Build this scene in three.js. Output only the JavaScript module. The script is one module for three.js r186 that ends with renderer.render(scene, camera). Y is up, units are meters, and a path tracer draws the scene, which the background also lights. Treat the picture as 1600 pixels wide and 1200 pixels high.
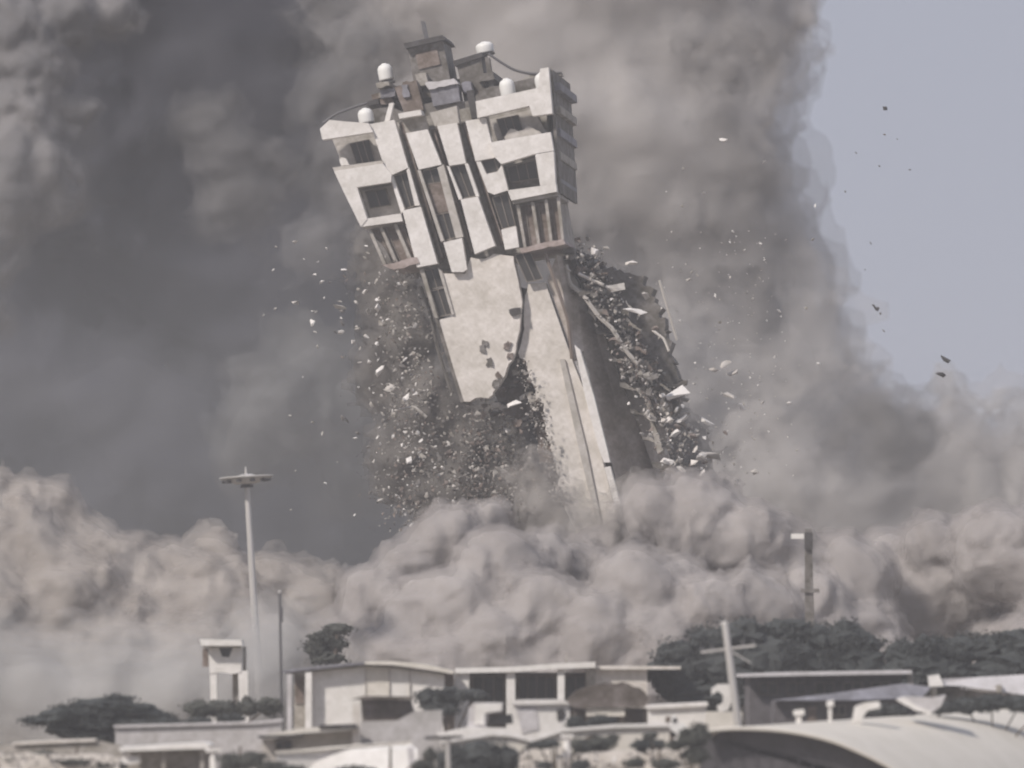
import * as THREE from 'three';
import { mergeGeometries } from 'three/addons/utils/BufferGeometryUtils.js';
import { ConvexGeometry } from 'three/addons/geometries/ConvexGeometry.js';
import { RoundedBoxGeometry } from 'three/addons/geometries/RoundedBoxGeometry.js';

// ---------------------------------------------------------------- camera, sky, sun, exposure
const scene = new THREE.Scene();
const EYE = 6, HORIZON = 1040, PPR = 10000;             // eye height in metres; a long lens: 10000 photo pixels to a radian
const camera = new THREE.PerspectiveCamera(2 * Math.atan(600 / PPR) * 180 / Math.PI, 4 / 3, 1, 3000);
camera.position.set(0, EYE, 0);
camera.lookAt(0, EYE, -100);
camera.setViewOffset(1600, 1200, 0, -440, 1600, 1200);   // shift lens: horizon low in the frame
camera.focus = 460;
camera.userData.fStop = 0.285;
camera.updateProjectionMatrix();

const SUN = new THREE.Vector3(-0.62, 0.80, 0.62).normalize();
{ // hazy pale sky, one smooth gradient with height only
  const W = 256, H = 128, data = new Float32Array(W * H * 4);
  for (let y = 0; y < H; y++) {
    const el = ((y + 0.5) / H - 0.5) * Math.PI, t = Math.max(0, Math.sin(el));
    const k = Math.pow(1 - t, 2.5);
    for (let x = 0; x < W; x++) {
      const o = (y * W + x) * 4;
      data[o] = 0.345 + 0.055 * k; data[o + 1] = 0.375 + 0.040 * k; data[o + 2] = 0.470 + 0.015 * k; data[o + 3] = 1;
    }
  }
  const sky = new THREE.DataTexture(data, W, H, THREE.RGBAFormat, THREE.FloatType);
  sky.mapping = THREE.EquirectangularReflectionMapping; sky.magFilter = THREE.LinearFilter; sky.needsUpdate = true;
  scene.background = sky; scene.environment = sky;
}
const sun = new THREE.DirectionalLight(new THREE.Color(1, 0.935, 0.87), 3.6);
sun.position.copy(SUN).multiplyScalar(300).add(new THREE.Vector3(0, 0, -350));
sun.target.position.set(0, 10, -350);
sun.castShadow = true; sun.shadow.radius = 9; sun.shadow.mapSize.set(4096, 4096);
Object.assign(sun.shadow.camera, { left: -120, right: 120, top: 120, bottom: -120, near: 1, far: 800 });
scene.add(sun, sun.target);
scene.fog = new THREE.FogExp2(new THREE.Color(0.92, 0.90, 0.90), 0.00045);

const renderer = new THREE.WebGLRenderer({ antialias: true });
renderer.toneMapping = THREE.LinearToneMapping;
renderer.toneMappingExposure = 1.06;
renderer.shadowMap.enabled = true;

// ---------------------------------------------------------------- helpers
let seed = 7;
const rnd = () => { seed = (seed + 0x6d2b79f5) | 0; let t = Math.imul(seed ^ (seed >>> 15), 1 | seed); t = (t + Math.imul(t ^ (t >>> 7), 61 | t)) ^ t; return ((t ^ (t >>> 14)) >>> 0) / 4294967296; };
const rr = (a, b) => a + (b - a) * rnd();
const V = (x, y, z) => new THREE.Vector3(x, y, z);
const at = (px, py, d) => V((px - 800) / PPR * d, EYE + (HORIZON - py) / PPR * d, -d);   // a point of the photograph at distance d
const ma = (n, d) => n / PPR * d;                                                        // n photo pixels in metres at distance d
const names = {};
const numbered = (n) => { const k = names[n] = (names[n] ?? -1) + 1; return k ? n + '_' + String(k).padStart(3, '0') : n; };
function tag(o, label, category, group, kind) {
  o.userData.label = label; if (category) o.userData.category = category; if (group) o.userData.group = group; if (kind) o.userData.kind = kind;
  return o;
}
function thing(name, label, category, pos, turn = 0, group) {
  const o = new THREE.Group(); o.name = numbered(name); if (pos) o.position.copy(pos); o.rotation.y = turn; scene.add(o);
  return tag(o, label, category, group);
}
function mesh(name, geo, mat, parent = scene) {
  const g = Array.isArray(geo) ? (geo.length > 1 ? mergeGeometries(geo.map((x) => x.index ? x.toNonIndexed() : x)) : geo[0]) : geo;
  const m = new THREE.Mesh(g, mat); m.name = parent === scene ? numbered(name) : name; m.castShadow = m.receiveShadow = true; parent.add(m);
  return m;
}
const box = (w, h, d, x = 0, y = 0, z = 0) => new THREE.BoxGeometry(w, h, d).translate(x, y, z);
const cyl = (r0, r1, h, x = 0, y = 0, z = 0, n = 12) => new THREE.CylinderGeometry(r1, r0, h, n).translate(x, y + h / 2, z);

// gradient noise
const PERM = new Uint8Array(512);
{ const p = [...Array(256).keys()]; for (let i = 255; i > 0; i--) { const j = Math.floor(rnd() * (i + 1)); [p[i], p[j]] = [p[j], p[i]]; } for (let i = 0; i < 512; i++) PERM[i] = p[i & 255]; }
const GX = new Float32Array(256), GY = new Float32Array(256), GZ = new Float32Array(256);
for (let i = 0; i < 256; i++) { const z = rr(-1, 1), a = rr(0, 2 * Math.PI), s = Math.sqrt(1 - z * z); GX[i] = s * Math.cos(a); GY[i] = s * Math.sin(a); GZ[i] = z; }
function noise(x, y, z) {
  const ix = Math.floor(x), iy = Math.floor(y), iz = Math.floor(z), fx = x - ix, fy = y - iy, fz = z - iz;
  const u = fx * fx * fx * (fx * (fx * 6 - 15) + 10), v = fy * fy * fy * (fy * (fy * 6 - 15) + 10), w = fz * fz * fz * (fz * (fz * 6 - 15) + 10);
  const X = ix & 255, Y = iy & 255, Z = iz & 255, A = PERM[X] + Y, B = PERM[X + 1 & 255] + Y;
  const AA = PERM[A & 255] + Z, AB = PERM[A + 1 & 255] + Z, BA = PERM[B & 255] + Z, BB = PERM[B + 1 & 255] + Z;
  const g = (h, a, b, c) => { h = PERM[h & 511]; return GX[h] * a + GY[h] * b + GZ[h] * c; };
  const x1 = g(AA, fx, fy, fz), x2 = g(BA, fx - 1, fy, fz), x3 = g(AB, fx, fy - 1, fz), x4 = g(BB, fx - 1, fy - 1, fz);
  const x5 = g(AA + 1, fx, fy, fz - 1), x6 = g(BA + 1, fx - 1, fy, fz - 1), x7 = g(AB + 1, fx, fy - 1, fz - 1), x8 = g(BB + 1, fx - 1, fy - 1, fz - 1);
  const a = x1 + u * (x2 - x1), b = x3 + u * (x4 - x3), c = x5 + u * (x6 - x5), d = x7 + u * (x8 - x7);
  const e = a + v * (b - a), f = c + v * (d - c);
  return e + w * (f - e);
}
// ---------------------------------------------------------------- materials
function grain(size, base, spread, freq, blotch = 0.5) {   // tileable mottling: a colour texture and a relief texture
  const c = new Uint8Array(size * size * 4), b = new Uint8Array(size * size * 4), per = (x, y, f) => {   // wraps after f cells
    f = Math.round(f); x *= f; y *= f;
    const X = Math.floor(x), Y = Math.floor(y), u = x - X, v = y - Y, s = u * u * (3 - 2 * u), t = v * v * (3 - 2 * v);
    const h = (i, j) => PERM[PERM[((i % f) + f) % f] + ((j % f) + f) % f + f & 511] / 127.5 - 1;
    return (h(X, Y) * (1 - s) + h(X + 1, Y) * s) * (1 - t) + (h(X, Y + 1) * (1 - s) + h(X + 1, Y + 1) * s) * t;
  };
  const oc = base.map((v) => Math.round(v));
  for (let y = 0; y < size; y++) for (let x = 0; x < size; x++) {
    const u = x / size, v = y / size, n = per(u, v, freq) * blotch * 0.7 + per(u, v, freq * 3.1) * 0.3 + per(u, v, freq * 7) * 0.22 + (rnd() - 0.5) * 0.2;
    const o = (y * size + x) * 4;
    for (let k = 0; k < 3; k++) c[o + k] = Math.max(0, Math.min(255, oc[k] + n * spread * (k === 2 ? 1.1 : 1)));
    c[o + 3] = 255;
    b[o] = b[o + 1] = b[o + 2] = Math.max(0, Math.min(255, 128 + n * 130)); b[o + 3] = 255;
  }
  const tex = (d, s) => { const t = new THREE.DataTexture(d, size, size); t.wrapS = t.wrapT = THREE.RepeatWrapping; t.magFilter = THREE.LinearFilter; if (s) t.colorSpace = THREE.SRGBColorSpace; t.needsUpdate = true; return t; };
  return [tex(c, true), tex(b, false)];
}
const mat = (rgb, spread = 26, freq = 9, rough = 0.92, extra = {}) => {
  const [map, bumpMap] = grain(192, rgb, spread, freq, extra.blotch);
  delete extra.blotch;
  map.repeat.set(0.16, 0.16); bumpMap.repeat.set(0.16, 0.16);
  return new THREE.MeshStandardMaterial({ map, bumpMap, bumpScale: 0.03, roughness: rough, metalness: 0, ...extra });
};
const M = {
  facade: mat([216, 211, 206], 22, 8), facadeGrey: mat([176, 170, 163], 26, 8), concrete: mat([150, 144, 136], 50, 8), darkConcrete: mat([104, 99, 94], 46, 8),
  brown: mat([112, 100, 92], 44, 8), pink: mat([156, 142, 136], 40, 8), tan: mat([205, 198, 190], 28, 7), tank: mat([226, 224, 220], 14, 6, 0.5), tankDark: mat([84, 82, 82], 20, 6),
  white: mat([222, 218, 213], 20, 7), cream: mat([208, 202, 192], 16, 7), lilac: mat([190, 186, 186], 26, 7), roofGrey: mat([124, 122, 128], 34, 7), dark: mat([66, 63, 62], 26, 8), darkRoof: mat([92, 84, 78], 40, 8),
  glass: new THREE.MeshPhysicalMaterial({ color: new THREE.Color(0.045, 0.042, 0.04), roughness: 0.35, metalness: 0, specularIntensity: 0.6 }),
  frame: mat([122, 114, 106], 24, 8), steel: mat([186, 182, 178], 22, 6, 0.6, { metalness: 0.1 }), darkSteel: mat([88, 86, 88], 20, 6, 0.6), bark: mat([92, 82, 72], 36, 10), soil: mat([150, 140, 126], 44, 5), green: mat([86, 92, 80], 40, 8),
};
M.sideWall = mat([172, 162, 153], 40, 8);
M.paleGrey = mat([172, 168, 166], 30, 7);
M.hallRoof = mat([206, 200, 190], 9, 7, 0.8, { bumpScale: 0.004 });
M.darkEnd = mat([74, 71, 74], 16, 8, 0.7);
M.hall = mat([92, 88, 90], 22, 8);
// a flat outline of the photograph, set at its own distance and given real thickness; w per vertex pushes it further along the depth
function prism(poly, w0, w1, frame) {
  const pts = poly.map((p) => new THREE.Vector2(p[0], -p[1]));
  const cw = THREE.ShapeUtils.isClockWise(pts), P = cw ? [...poly].reverse() : poly, C = P.map((p) => new THREE.Vector2(p[0], -p[1]));
  const tris = THREE.ShapeUtils.triangulateShape(C, []), pos = [], uv = [];
  const f = P.map((p) => frame(p[0], p[1], w0 + (p[2] ?? 0))), b = P.map((p) => frame(p[0], p[1], w1 + (p[2] ?? 0)));
  const put = (v, s, t) => { pos.push(v.x, v.y, v.z); uv.push(s, t); };
  for (const [i, j, k] of tris) { for (const q of [i, j, k]) put(f[q], f[q].x, f[q].y); for (const q of [i, k, j]) put(b[q], b[q].x, b[q].y); }
  for (let i = 0; i < P.length; i++) {
    const j = (i + 1) % P.length;
    for (const v of [f[i], b[i], b[j], f[i], b[j], f[j]]) put(v, v.z + v.x * 0.3, v.y);
  }
  const g = new THREE.BufferGeometry();
  g.setAttribute('position', new THREE.Float32BufferAttribute(pos, 3)); g.setAttribute('uv', new THREE.Float32BufferAttribute(uv, 2));
  g.computeVertexNormals();
  return g;
}
const upright = (d, slope = 0, lean = 0) => (px, py, w) => { const p = at(px, py, d + (px - 800) * 0.0001 * d * slope); p.z -= w; p.x += w * lean; return p; };
const rect = (x0, y0, x1, y1) => [[x0, y0], [x1, y0], [x1, y1], [x0, y1]];
function jag(poly, amp, step, open = false) {          // a broken rim
  const out = [];
  poly.forEach((p, i) => {
    if (open && i === poly.length - 1) { out.push(p); return; }
    const q = poly[(i + 1) % poly.length], n = Math.max(1, Math.round(Math.hypot(q[0] - p[0], q[1] - p[1]) / step));
    for (let k = 0; k < n; k++) { const t = k / n, a = k ? amp : amp * 0.4; out.push([p[0] + (q[0] - p[0]) * t + rr(-a, a), p[1] + (q[1] - p[1]) * t + rr(-a, a), (p[2] ?? 0) + ((q[2] ?? 0) - (p[2] ?? 0)) * t]); }
  });
  return out;
}
// ---------------------------------------------------------------- ground
{
  const g = new THREE.PlaneGeometry(1600, 2400, 8, 8).rotateX(-Math.PI / 2).translate(0, 0, -1000);
  const uv = g.attributes.uv; for (let i = 0; i < uv.count; i++) uv.setXY(i, uv.getX(i) * 1600, uv.getY(i) * 2400);
  tag(mesh('ground', g, M.soil), 'dusty bare ground of the town', null, null, 'structure');
}
// ---------------------------------------------------------------- the collapsing tower
const pick = (a) => a[Math.floor(rnd() * a.length)], chunkGeo = [];
const YAW = 0.12, TD = 400;
const towerAt = (px, py, w) => { const p = at(px, py, TD - (px - 690) * 0.04 * Math.tan(YAW)); p.x += Math.sin(YAW) * w; p.z -= Math.cos(YAW) * w; return p; };
const tower = thing('tower_block', 'tilted white concrete tower block breaking apart above the dust', 'building', towerAt(800, 990, 5));
tower.updateMatrixWorld();
const TO = tower.position.clone();
const part = (name, geo, m, parent = tower) => {
  geo.translate(parent === tower ? -TO.x : -TO.x, -TO.y, -TO.z);
  const o = new THREE.Mesh(geo, m); o.name = name; o.castShadow = o.receiveShadow = true; parent.add(o); return o;
};
const slab = (name, poly, w0, w1, m, parent) => part(name, prism(poly, w0, w1, towerAt), m, parent);
// a window: dark pane set back in its opening, with a frame of bars round and across it
function windowAt(q, w, bars, mat2 = M.glass, name = 'window') {
  const lerp = (a, b, t) => [a[0] + (b[0] - a[0]) * t, a[1] + (b[1] - a[1]) * t];
  const pane = slab(name, q, w, w + 0.12, mat2), geos = [], [a, b, c, d] = q, t = 1.3;
  const bar = (p, r) => { const dx = r[0] - p[0], dy = r[1] - p[1], l = Math.hypot(dx, dy), nx = -dy / l * t / 2, ny = dx / l * t / 2; geos.push(prism([[p[0] + nx, p[1] + ny], [r[0] + nx, r[1] + ny], [r[0] - nx, r[1] - ny], [p[0] - nx, p[1] - ny]], w - 0.1, w - 0.005, towerAt)); };
  bar(a, b); bar(b, c); bar(c, d); bar(d, a);
  for (let k = 1; k <= bars; k++) bar(lerp(a, b, k / (bars + 1)), lerp(d, c, k / (bars + 1)));
  part('window_frame', mergeGeometries(geos), M.frame, pane);
  return pane;
}
// dark rooms behind the skin
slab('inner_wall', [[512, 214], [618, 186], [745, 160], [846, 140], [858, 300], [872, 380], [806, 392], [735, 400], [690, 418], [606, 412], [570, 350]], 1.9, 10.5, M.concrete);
// left wing
const F = M.facade;
slab('parapet', [[501, 202], [516, 188], [547, 191], [577, 193], [584, 207], [505, 219]], -0.35, 0.35, F);
slab('wall_panel', [[577, 194], [616, 187], [638, 262], [613, 273], [599, 256], [583, 208]], 0, 0.8, F);
slab('balcony_front', [[523, 268], [599, 256], [613, 273], [612, 285], [560, 293], [537, 298]], -0.35, 0.3, F);
slab('balcony_floor', [[520, 262], [598, 251], [600, 256], [523, 268]], -0.2, 2.0, M.facadeGrey);
slab('corner_pillar', [[537, 298], [559, 293], [575, 343], [565, 355]], -0.35, 0.5, F);
slab('balcony_front', [[565, 355], [574, 342], [627, 334], [630, 346]], -0.3, 2.0, F);
slab('wall_panel', [[612, 285], [613, 273], [632, 326], [627, 334]], 0, 0.6, F);
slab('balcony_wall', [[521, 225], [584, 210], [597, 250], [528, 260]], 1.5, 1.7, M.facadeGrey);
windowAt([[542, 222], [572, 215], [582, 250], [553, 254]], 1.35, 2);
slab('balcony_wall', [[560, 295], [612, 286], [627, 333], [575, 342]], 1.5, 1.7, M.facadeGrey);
windowAt([[566, 297], [598, 292], [606, 318], [574, 323]], 1.35, 1);
slab('broken_wall', jag([[530, 248], [540, 246], [545, 258], [533, 259]], 2, 6), 0.2, 0.7, F);
// strips of the middle
slab('wall_panel', [[635, 266], [639, 262], [656, 321], [648, 321]], 0, 0.7, F);
windowAt([[614, 274], [635, 269], [648, 320], [633, 325]], 0.5, 1);
slab('wall_panel', [[629, 329], [658, 323], [684, 412], [652, 418]], -0.12, 0.7, F);
slab('wall_panel', [[634, 208], [668, 202], [690, 257], [654, 265]], 0, 0.7, F);
slab('niche_cap', [[623, 178], [658, 172], [660, 180], [625, 186]], -0.3, 1.2, F);
slab('niche_wall', [[626, 186], [662, 179], [669, 200], [631, 207]], 0.7, 0.9, M.concrete);
windowAt([[657, 267], [683, 262], [689, 283], [664, 287]], 0.5, 1);
slab('wall_panel', [[664, 287], [689, 283], [702, 329], [679, 333]], 0.42, 0.7, M.brown);
windowAt([[680, 335], [701, 331], [711, 370], [694, 375]], 0.5, 1);
slab('pilaster', [[652, 266], [657, 266], [694, 376], [689, 378]], 0, 0.6, M.facadeGrey);
slab('pilaster', [[683, 262], [693, 257], [724, 370], [712, 372]], 0.02, 0.6, M.facadeGrey);
slab('wall_panel', [[693, 379], [722, 372], [730, 421], [724, 425], [706, 425]], -0.1, 0.7, F);
slab('niche_cap', [[671, 176], [713, 165], [717, 192], [679, 197]], 0.1, 1.2, M.facadeGrey);
slab('wall_panel', [[683, 197], [714, 192], [728, 255], [702, 259]], 0, 0.7, F);
windowAt([[702, 260], [726, 256], [743, 305], [722, 309]], 0.5, 1);
slab('pilaster', [[698, 259], [702, 260], [722, 310], [717, 312]], 0, 0.6, F);
slab('pilaster', [[726, 256], [731, 255], [749, 307], [743, 306]], 0, 0.6, F);
slab('wall_panel', [[720, 312], [747, 307], [774, 384], [742, 397]], -0.1, 0.7, F);
slab('wall_panel', [[727, 189], [758, 184], [774, 246], [743, 252]], 0, 0.7, F);
windowAt([[752, 251], [770, 247], [777, 267], [760, 271]], 0.5, 0);
slab('wall_panel', [[744, 253], [751, 252], [760, 272], [777, 268], [784, 257], [794, 297], [772, 304], [762, 300]], 0.02, 0.7, F);
windowAt([[768, 308], [792, 301], [804, 352], [784, 357]], 0.5, 1, M.glass);
slab('wall_panel', [[783, 359], [806, 353], [811, 386], [789, 390]], 0, 0.7, F);
// dark grooves between the strips
for (const q of [[[618, 188], [631, 186], [694, 396], [682, 410]], [[668, 199], [681, 197], [742, 391], [728, 396]], [[716, 190], [728, 188], [790, 374], [777, 382]]]) slab('groove', q, 1.5, 1.8, M.brown);
for (const [a, b] of [[[626, 190], [688, 400]], [[675, 200], [735, 392]], [[723, 192], [784, 376]]]) slab('rib', [[a[0] - 1.2, a[1]], [a[0] + 1.2, a[1]], [b[0] + 1.2, b[1]], [b[0] - 1.2, b[1]]], 0.7, 1.48, M.brown);
// right wing
slab('parapet', [[744, 159], [842, 138], [845, 108], [858, 106], [864, 178], [833, 182], [828, 166], [760, 182], [747, 185]], -0.35, 0.4, F);
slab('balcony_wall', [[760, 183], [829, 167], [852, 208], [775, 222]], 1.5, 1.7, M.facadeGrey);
windowAt([[772, 184], [806, 177], [814, 204], [781, 211]], 1.35, 2);
slab('broken_wall', jag([[786, 214], [796, 200], [808, 204], [822, 196], [842, 203], [846, 209], [790, 219]], 2.5, 7), 0.7, 1.2, M.facadeGrey);
slab('balcony_front', [[766, 224], [774, 222], [861, 207], [866, 236], [837, 241], [784, 257], [774, 246]], -0.35, 0.4, F);
slab('corner_pillar', [[837, 242], [866, 237], [869, 288], [845, 291]], -0.35, 0.5, F);
slab('balcony_front', [[794, 298], [846, 291], [870, 288], [871, 300], [800, 314]], -0.35, 2.0, F);
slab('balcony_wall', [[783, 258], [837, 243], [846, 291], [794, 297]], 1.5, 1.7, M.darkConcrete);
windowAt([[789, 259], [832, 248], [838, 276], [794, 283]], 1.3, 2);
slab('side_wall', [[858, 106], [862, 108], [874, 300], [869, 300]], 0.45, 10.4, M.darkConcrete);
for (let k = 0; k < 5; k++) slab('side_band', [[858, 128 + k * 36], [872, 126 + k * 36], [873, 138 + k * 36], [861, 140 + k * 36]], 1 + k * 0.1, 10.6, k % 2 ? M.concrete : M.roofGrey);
// storey under the right wing: posts and broken glazing
slab('slab_edge', [[800, 314], [871, 301], [872, 306], [802, 319]], -0.1, 6, M.concrete);
windowAt([[808, 322], [870, 310], [878, 376], [818, 386]], 0.6, 5, M.brown);
for (const [x, y, s] of [[806, 320, 12], [829, 316, 11], [850, 312, 9], [869, 308, 8]]) slab('post', [[x, y], [x + 5, y - 1], [x + s + 4, y + 66], [x + s, y + 67]], 0.1, 0.55, M.concrete);
slab('slab_edge', jag([[812, 388], [880, 374], [884, 381], [815, 396]], 1.2, 9), -0.2, 6, M.pink);
// storey under the left wing
windowAt([[576, 360], [626, 349], [648, 402], [600, 412]], 0.6, 3, M.brown);
for (const [x, y] of [[574, 358], [592, 355], [614, 350]]) slab('post', [[x, y], [x + 5, y - 1], [x + 29, y + 54], [x + 24, y + 55]], 0.1, 0.55, M.concrete);
slab('slab_edge', jag([[598, 414], [652, 402], [656, 412], [616, 422]], 1.5, 9), -0.2, 5, M.pink);
slab('broken_wall', jag([[584, 372], [598, 384], [612, 412], [600, 410]], 2, 8), 0.2, 0.5, M.darkConcrete);
// the core slab under the head
slab('core_wall', [...jag([[690, 426], [726, 427], [735, 402], [756, 404], [770, 396], [801, 400], [814, 466]], 1.2, 10, true), ...jag([[814, 474], [811, 505], [806, 545], [790, 578], [768, 617], [724, 627]], 3.2, 9, true), [709, 580], [685, 499], [709, 494]], 0.35, 1.4, M.tan);
for (const q of [[[661, 422], [683, 417], [692, 446], [670, 451]], [[671, 454], [693, 449], [706, 489], [684, 494]]]) windowAt(q, 0.7, 1);
slab('pilaster', [[655, 421], [661, 420], [684, 497], [678, 496]], 0.2, 1.2, M.concrete);
slab('pilaster', [[683, 417], [690, 424], [709, 491], [705, 491]], 0.2, 1.2, M.facadeGrey);
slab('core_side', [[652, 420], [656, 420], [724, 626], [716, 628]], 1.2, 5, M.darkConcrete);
windowAt([[803, 398], [826, 391], [846, 435], [822, 440]], 0.6, 1);
for (let k = 0; k < 8; k++) { const x = rr(740, 806), y = rr(500, 560) + k * 6; slab('broken_plaster', jag([[x, y], [x + rr(4, 12), y + rr(-3, 3)], [x + rr(6, 12), y + rr(6, 12)], [x + rr(-2, 3), y + rr(5, 10)]], 2, 4), 0.2, 0.34, k % 2 ? M.brown : M.darkConcrete); }
slab('broken_plaster', jag([[795, 484], [812, 480], [814, 490], [798, 493]], 1.5, 5), 0.15, 0.34, M.dark);
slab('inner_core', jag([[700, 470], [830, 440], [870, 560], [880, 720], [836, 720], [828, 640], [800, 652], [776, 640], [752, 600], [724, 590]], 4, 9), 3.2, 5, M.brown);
for (let k = 0; k < 24; k++) { const x = rr(762, 832), y = rr(556, 660), s = rr(6, 18); slab('broken_plaster', jag([[x, y], [x + s, y + rr(-5, 5)], [x + s * 0.9, y + s * 0.5], [x + 1, y + s * 0.6]], 2, 5), rr(1.6, 2.8), rr(2.9, 3.15), pick([M.brown, M.darkConcrete, M.concrete, M.facadeGrey, M.dark, M.brown])); }
// the shaft that still stands, its pale edge strip and its dark side
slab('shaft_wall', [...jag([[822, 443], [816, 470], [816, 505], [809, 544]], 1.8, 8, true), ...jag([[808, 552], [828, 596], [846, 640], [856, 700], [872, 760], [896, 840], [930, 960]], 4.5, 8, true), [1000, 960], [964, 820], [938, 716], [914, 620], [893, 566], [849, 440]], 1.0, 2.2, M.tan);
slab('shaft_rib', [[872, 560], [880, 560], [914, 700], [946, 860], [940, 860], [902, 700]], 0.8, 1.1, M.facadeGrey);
slab('pale_edge', [[896, 538], [905, 546], [927, 620], [947, 700], [952, 722], [942, 722], [934, 700], [912, 616]], 0.5, 1.3, M.facade);  // beam strip along the shaft edge, in the paler facade colour
slab('pale_edge', [[943, 730], [952, 728], [976, 816], [967, 822]], 0.5, 1.3, M.facade);
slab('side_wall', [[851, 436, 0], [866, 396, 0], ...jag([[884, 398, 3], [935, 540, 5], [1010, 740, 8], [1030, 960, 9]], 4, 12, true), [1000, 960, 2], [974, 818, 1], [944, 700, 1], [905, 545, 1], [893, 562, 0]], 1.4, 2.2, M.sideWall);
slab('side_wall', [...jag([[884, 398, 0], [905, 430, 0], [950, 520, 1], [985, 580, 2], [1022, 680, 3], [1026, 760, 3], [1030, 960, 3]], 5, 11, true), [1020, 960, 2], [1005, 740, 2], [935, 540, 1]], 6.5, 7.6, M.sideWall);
slab('broken_pier', jag([[995, 610, 0], [1004, 622, 0], [1026, 700, 0], [1018, 706, 0]], 1.5, 8), 4, 4.8, M.concrete);
slab('broken_pier', jag([[1008, 600, 0], [1018, 604, 0], [1040, 655, 0], [1030, 656, 0]], 1.5, 8), 4, 4.8, M.tan);
for (let k = 0; k < 7; k++) { const y = 470 + k * 42, x = 905 + (y - 430) * 0.42, l = rr(24, 52); slab('broken_floor', jag([[x - 20, y - 4], [x + l - 10, y + rr(-2, 14)], [x + l - 6, y + rr(8, 18)], [x - 20, y + 3]], 2.5, 8), rr(4, 5.5), rr(6.6, 8), pick([M.concrete, M.darkConcrete, M.tan, M.facadeGrey])); }
// roof: penthouse, stair head, clutter
const roofAt = (px, py, w) => towerAt(px, py, w);
slab('roof_wall', jag([[545, 188], [560, 168], [600, 160], [625, 172], [640, 158], [700, 150], [720, 152], [745, 132], [795, 120], [845, 108], [848, 140], [745, 160], [618, 188]], 2, 12), 3.2, 4.4, M.darkConcrete);
slab('roof_wall', [[742, 128], [790, 120], [812, 106], [862, 100], [864, 106], [846, 112], [846, 138], [744, 160]], 5, 6, M.concrete);
const pent = slab('penthouse', [[622, 66], [677, 52], [686, 98], [692, 134], [640, 146], [630, 112]], 4.5, 8.5, M.darkConcrete);
slab('penthouse_roof', [[617, 58], [678, 45], [683, 52], [619, 66]], 4.0, 9, M.dark, pent);
slab('penthouse_window', [[634, 74], [668, 66], [674, 90], [640, 98]], 4.4, 4.48, M.brown, pent);
slab('stair_head', [[700, 90], [738, 78], [748, 140], [712, 150]], 4.2, 7.5, M.darkConcrete);
slab('stair_head_roof', [[694, 86], [740, 72], [742, 79], [698, 94]], 4, 8, M.dark);
slab('vent_shaft', [[606, 130], [640, 118], [652, 165], [622, 172]], 3, 5, M.brown);
slab('vent_shaft', [[662, 132], [706, 124], [710, 152], [668, 160]], 2.8, 4.4, M.roofGrey);
slab('roof_sheet', jag([[655, 124], [700, 116], [708, 124], [662, 134]], 1.5, 8), 2.6, 4.6, M.lilac);
slab('pillar', [[726, 140], [736, 138], [744, 182], [734, 184]], 0.9, 1.6, M.dark);
slab('roof_post', [[606, 160], [613, 159], [607, 186], [598, 190]], 0.6, 1.1, F);
slab('roof_post', [[745, 80], [752, 80], [764, 158], [756, 160]], 4, 4.6, M.darkConcrete);
slab('mast_pole', [[637, 18], [643, 18], [650, 50], [644, 51]], 6, 6.4, M.darkSteel);
for (let k = 0; k < 34; k++) {
  const x = rr(555, 740), top = x < 610 ? rr(118, 160) : rr(100, 158), w = rr(8, 26), h = rr(6, 22), s = -0.2;
  slab('roof_clutter', jag([[x, top], [x + w, top + w * s], [x + w + h * 0.2, top + w * s + h], [x + h * 0.2, top + h]], 1.6, 7), rr(2.4, 7), rr(7.2, 8.5), pick([M.darkConcrete, M.dark, M.brown, M.concrete, M.roofGrey, M.darkConcrete]));
}
// a torn cable across the roof
{
  const c = new THREE.CatmullRomCurve3([[748, 72], [765, 84], [790, 98], [820, 104], [862, 102]].map(([x, y]) => towerAt(x, y, 5)));
  part('cable', new THREE.TubeGeometry(c, 20, 0.09, 6), M.darkSteel);
  const e = new THREE.CatmullRomCurve3([[490, 184], [510, 170], [535, 160], [560, 152]].map(([x, y]) => towerAt(x, y, 4)));
  part('cable', new THREE.TubeGeometry(e, 16, 0.1, 6), M.darkSteel);
}
// water tanks on the roof
function waterTank(px, py, w, r, h, tilt, label) {
  const p = towerAt(px, py, w), t = thing('water_tank', label, 'water tank', p, 0, 'water tanks on the tower roof');
  t.rotation.z = tilt;
  const R = ma(r, TD), H = ma(h, TD);
  mesh('tank_body', new THREE.LatheGeometry([[0, 0], [R * 0.92, 0], [R, H * 0.1], [R * 1.02, H * 0.55], [R * 0.95, H * 0.75], [R * 0.72, H * 0.9], [R * 0.35, H * 0.98], [0.001, H]].map(([a, b]) => new THREE.Vector2(a, b)), 20), M.tank, t);
  mesh('lid', cyl(R * 0.34, R * 0.3, H * 0.06, 0, H * 0.96, 0, 14), M.tank, t);
  mesh('stand', [cyl(R * 0.8, R * 0.8, H * 0.12, 0, -H * 0.12, 0, 10), box(R * 2, H * 0.08, R * 2, 0, -H * 0.14, 0)], M.tankDark, t);
}
waterTank(566, 188, 2.2, 12, 24, 0.2, 'white water tank behind the left parapet of the tilted tower');
waterTank(584, 112, 6, 12, 27, 0.2, 'white water tank left of the tower penthouse');
waterTank(742, 70, 5.5, 14, 18, 0.2, 'white water tank topmost, right of the tower penthouse');
waterTank(788, 145, 2.4, 12, 28, 0.2, 'white water tank behind the right parapet of the tower');
waterTank(846, 138, 2.0, 13, 30, 0.2, 'white water tank at the right corner of the tower roof');
// ---------------------------------------------------------------- flying wreckage

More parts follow.
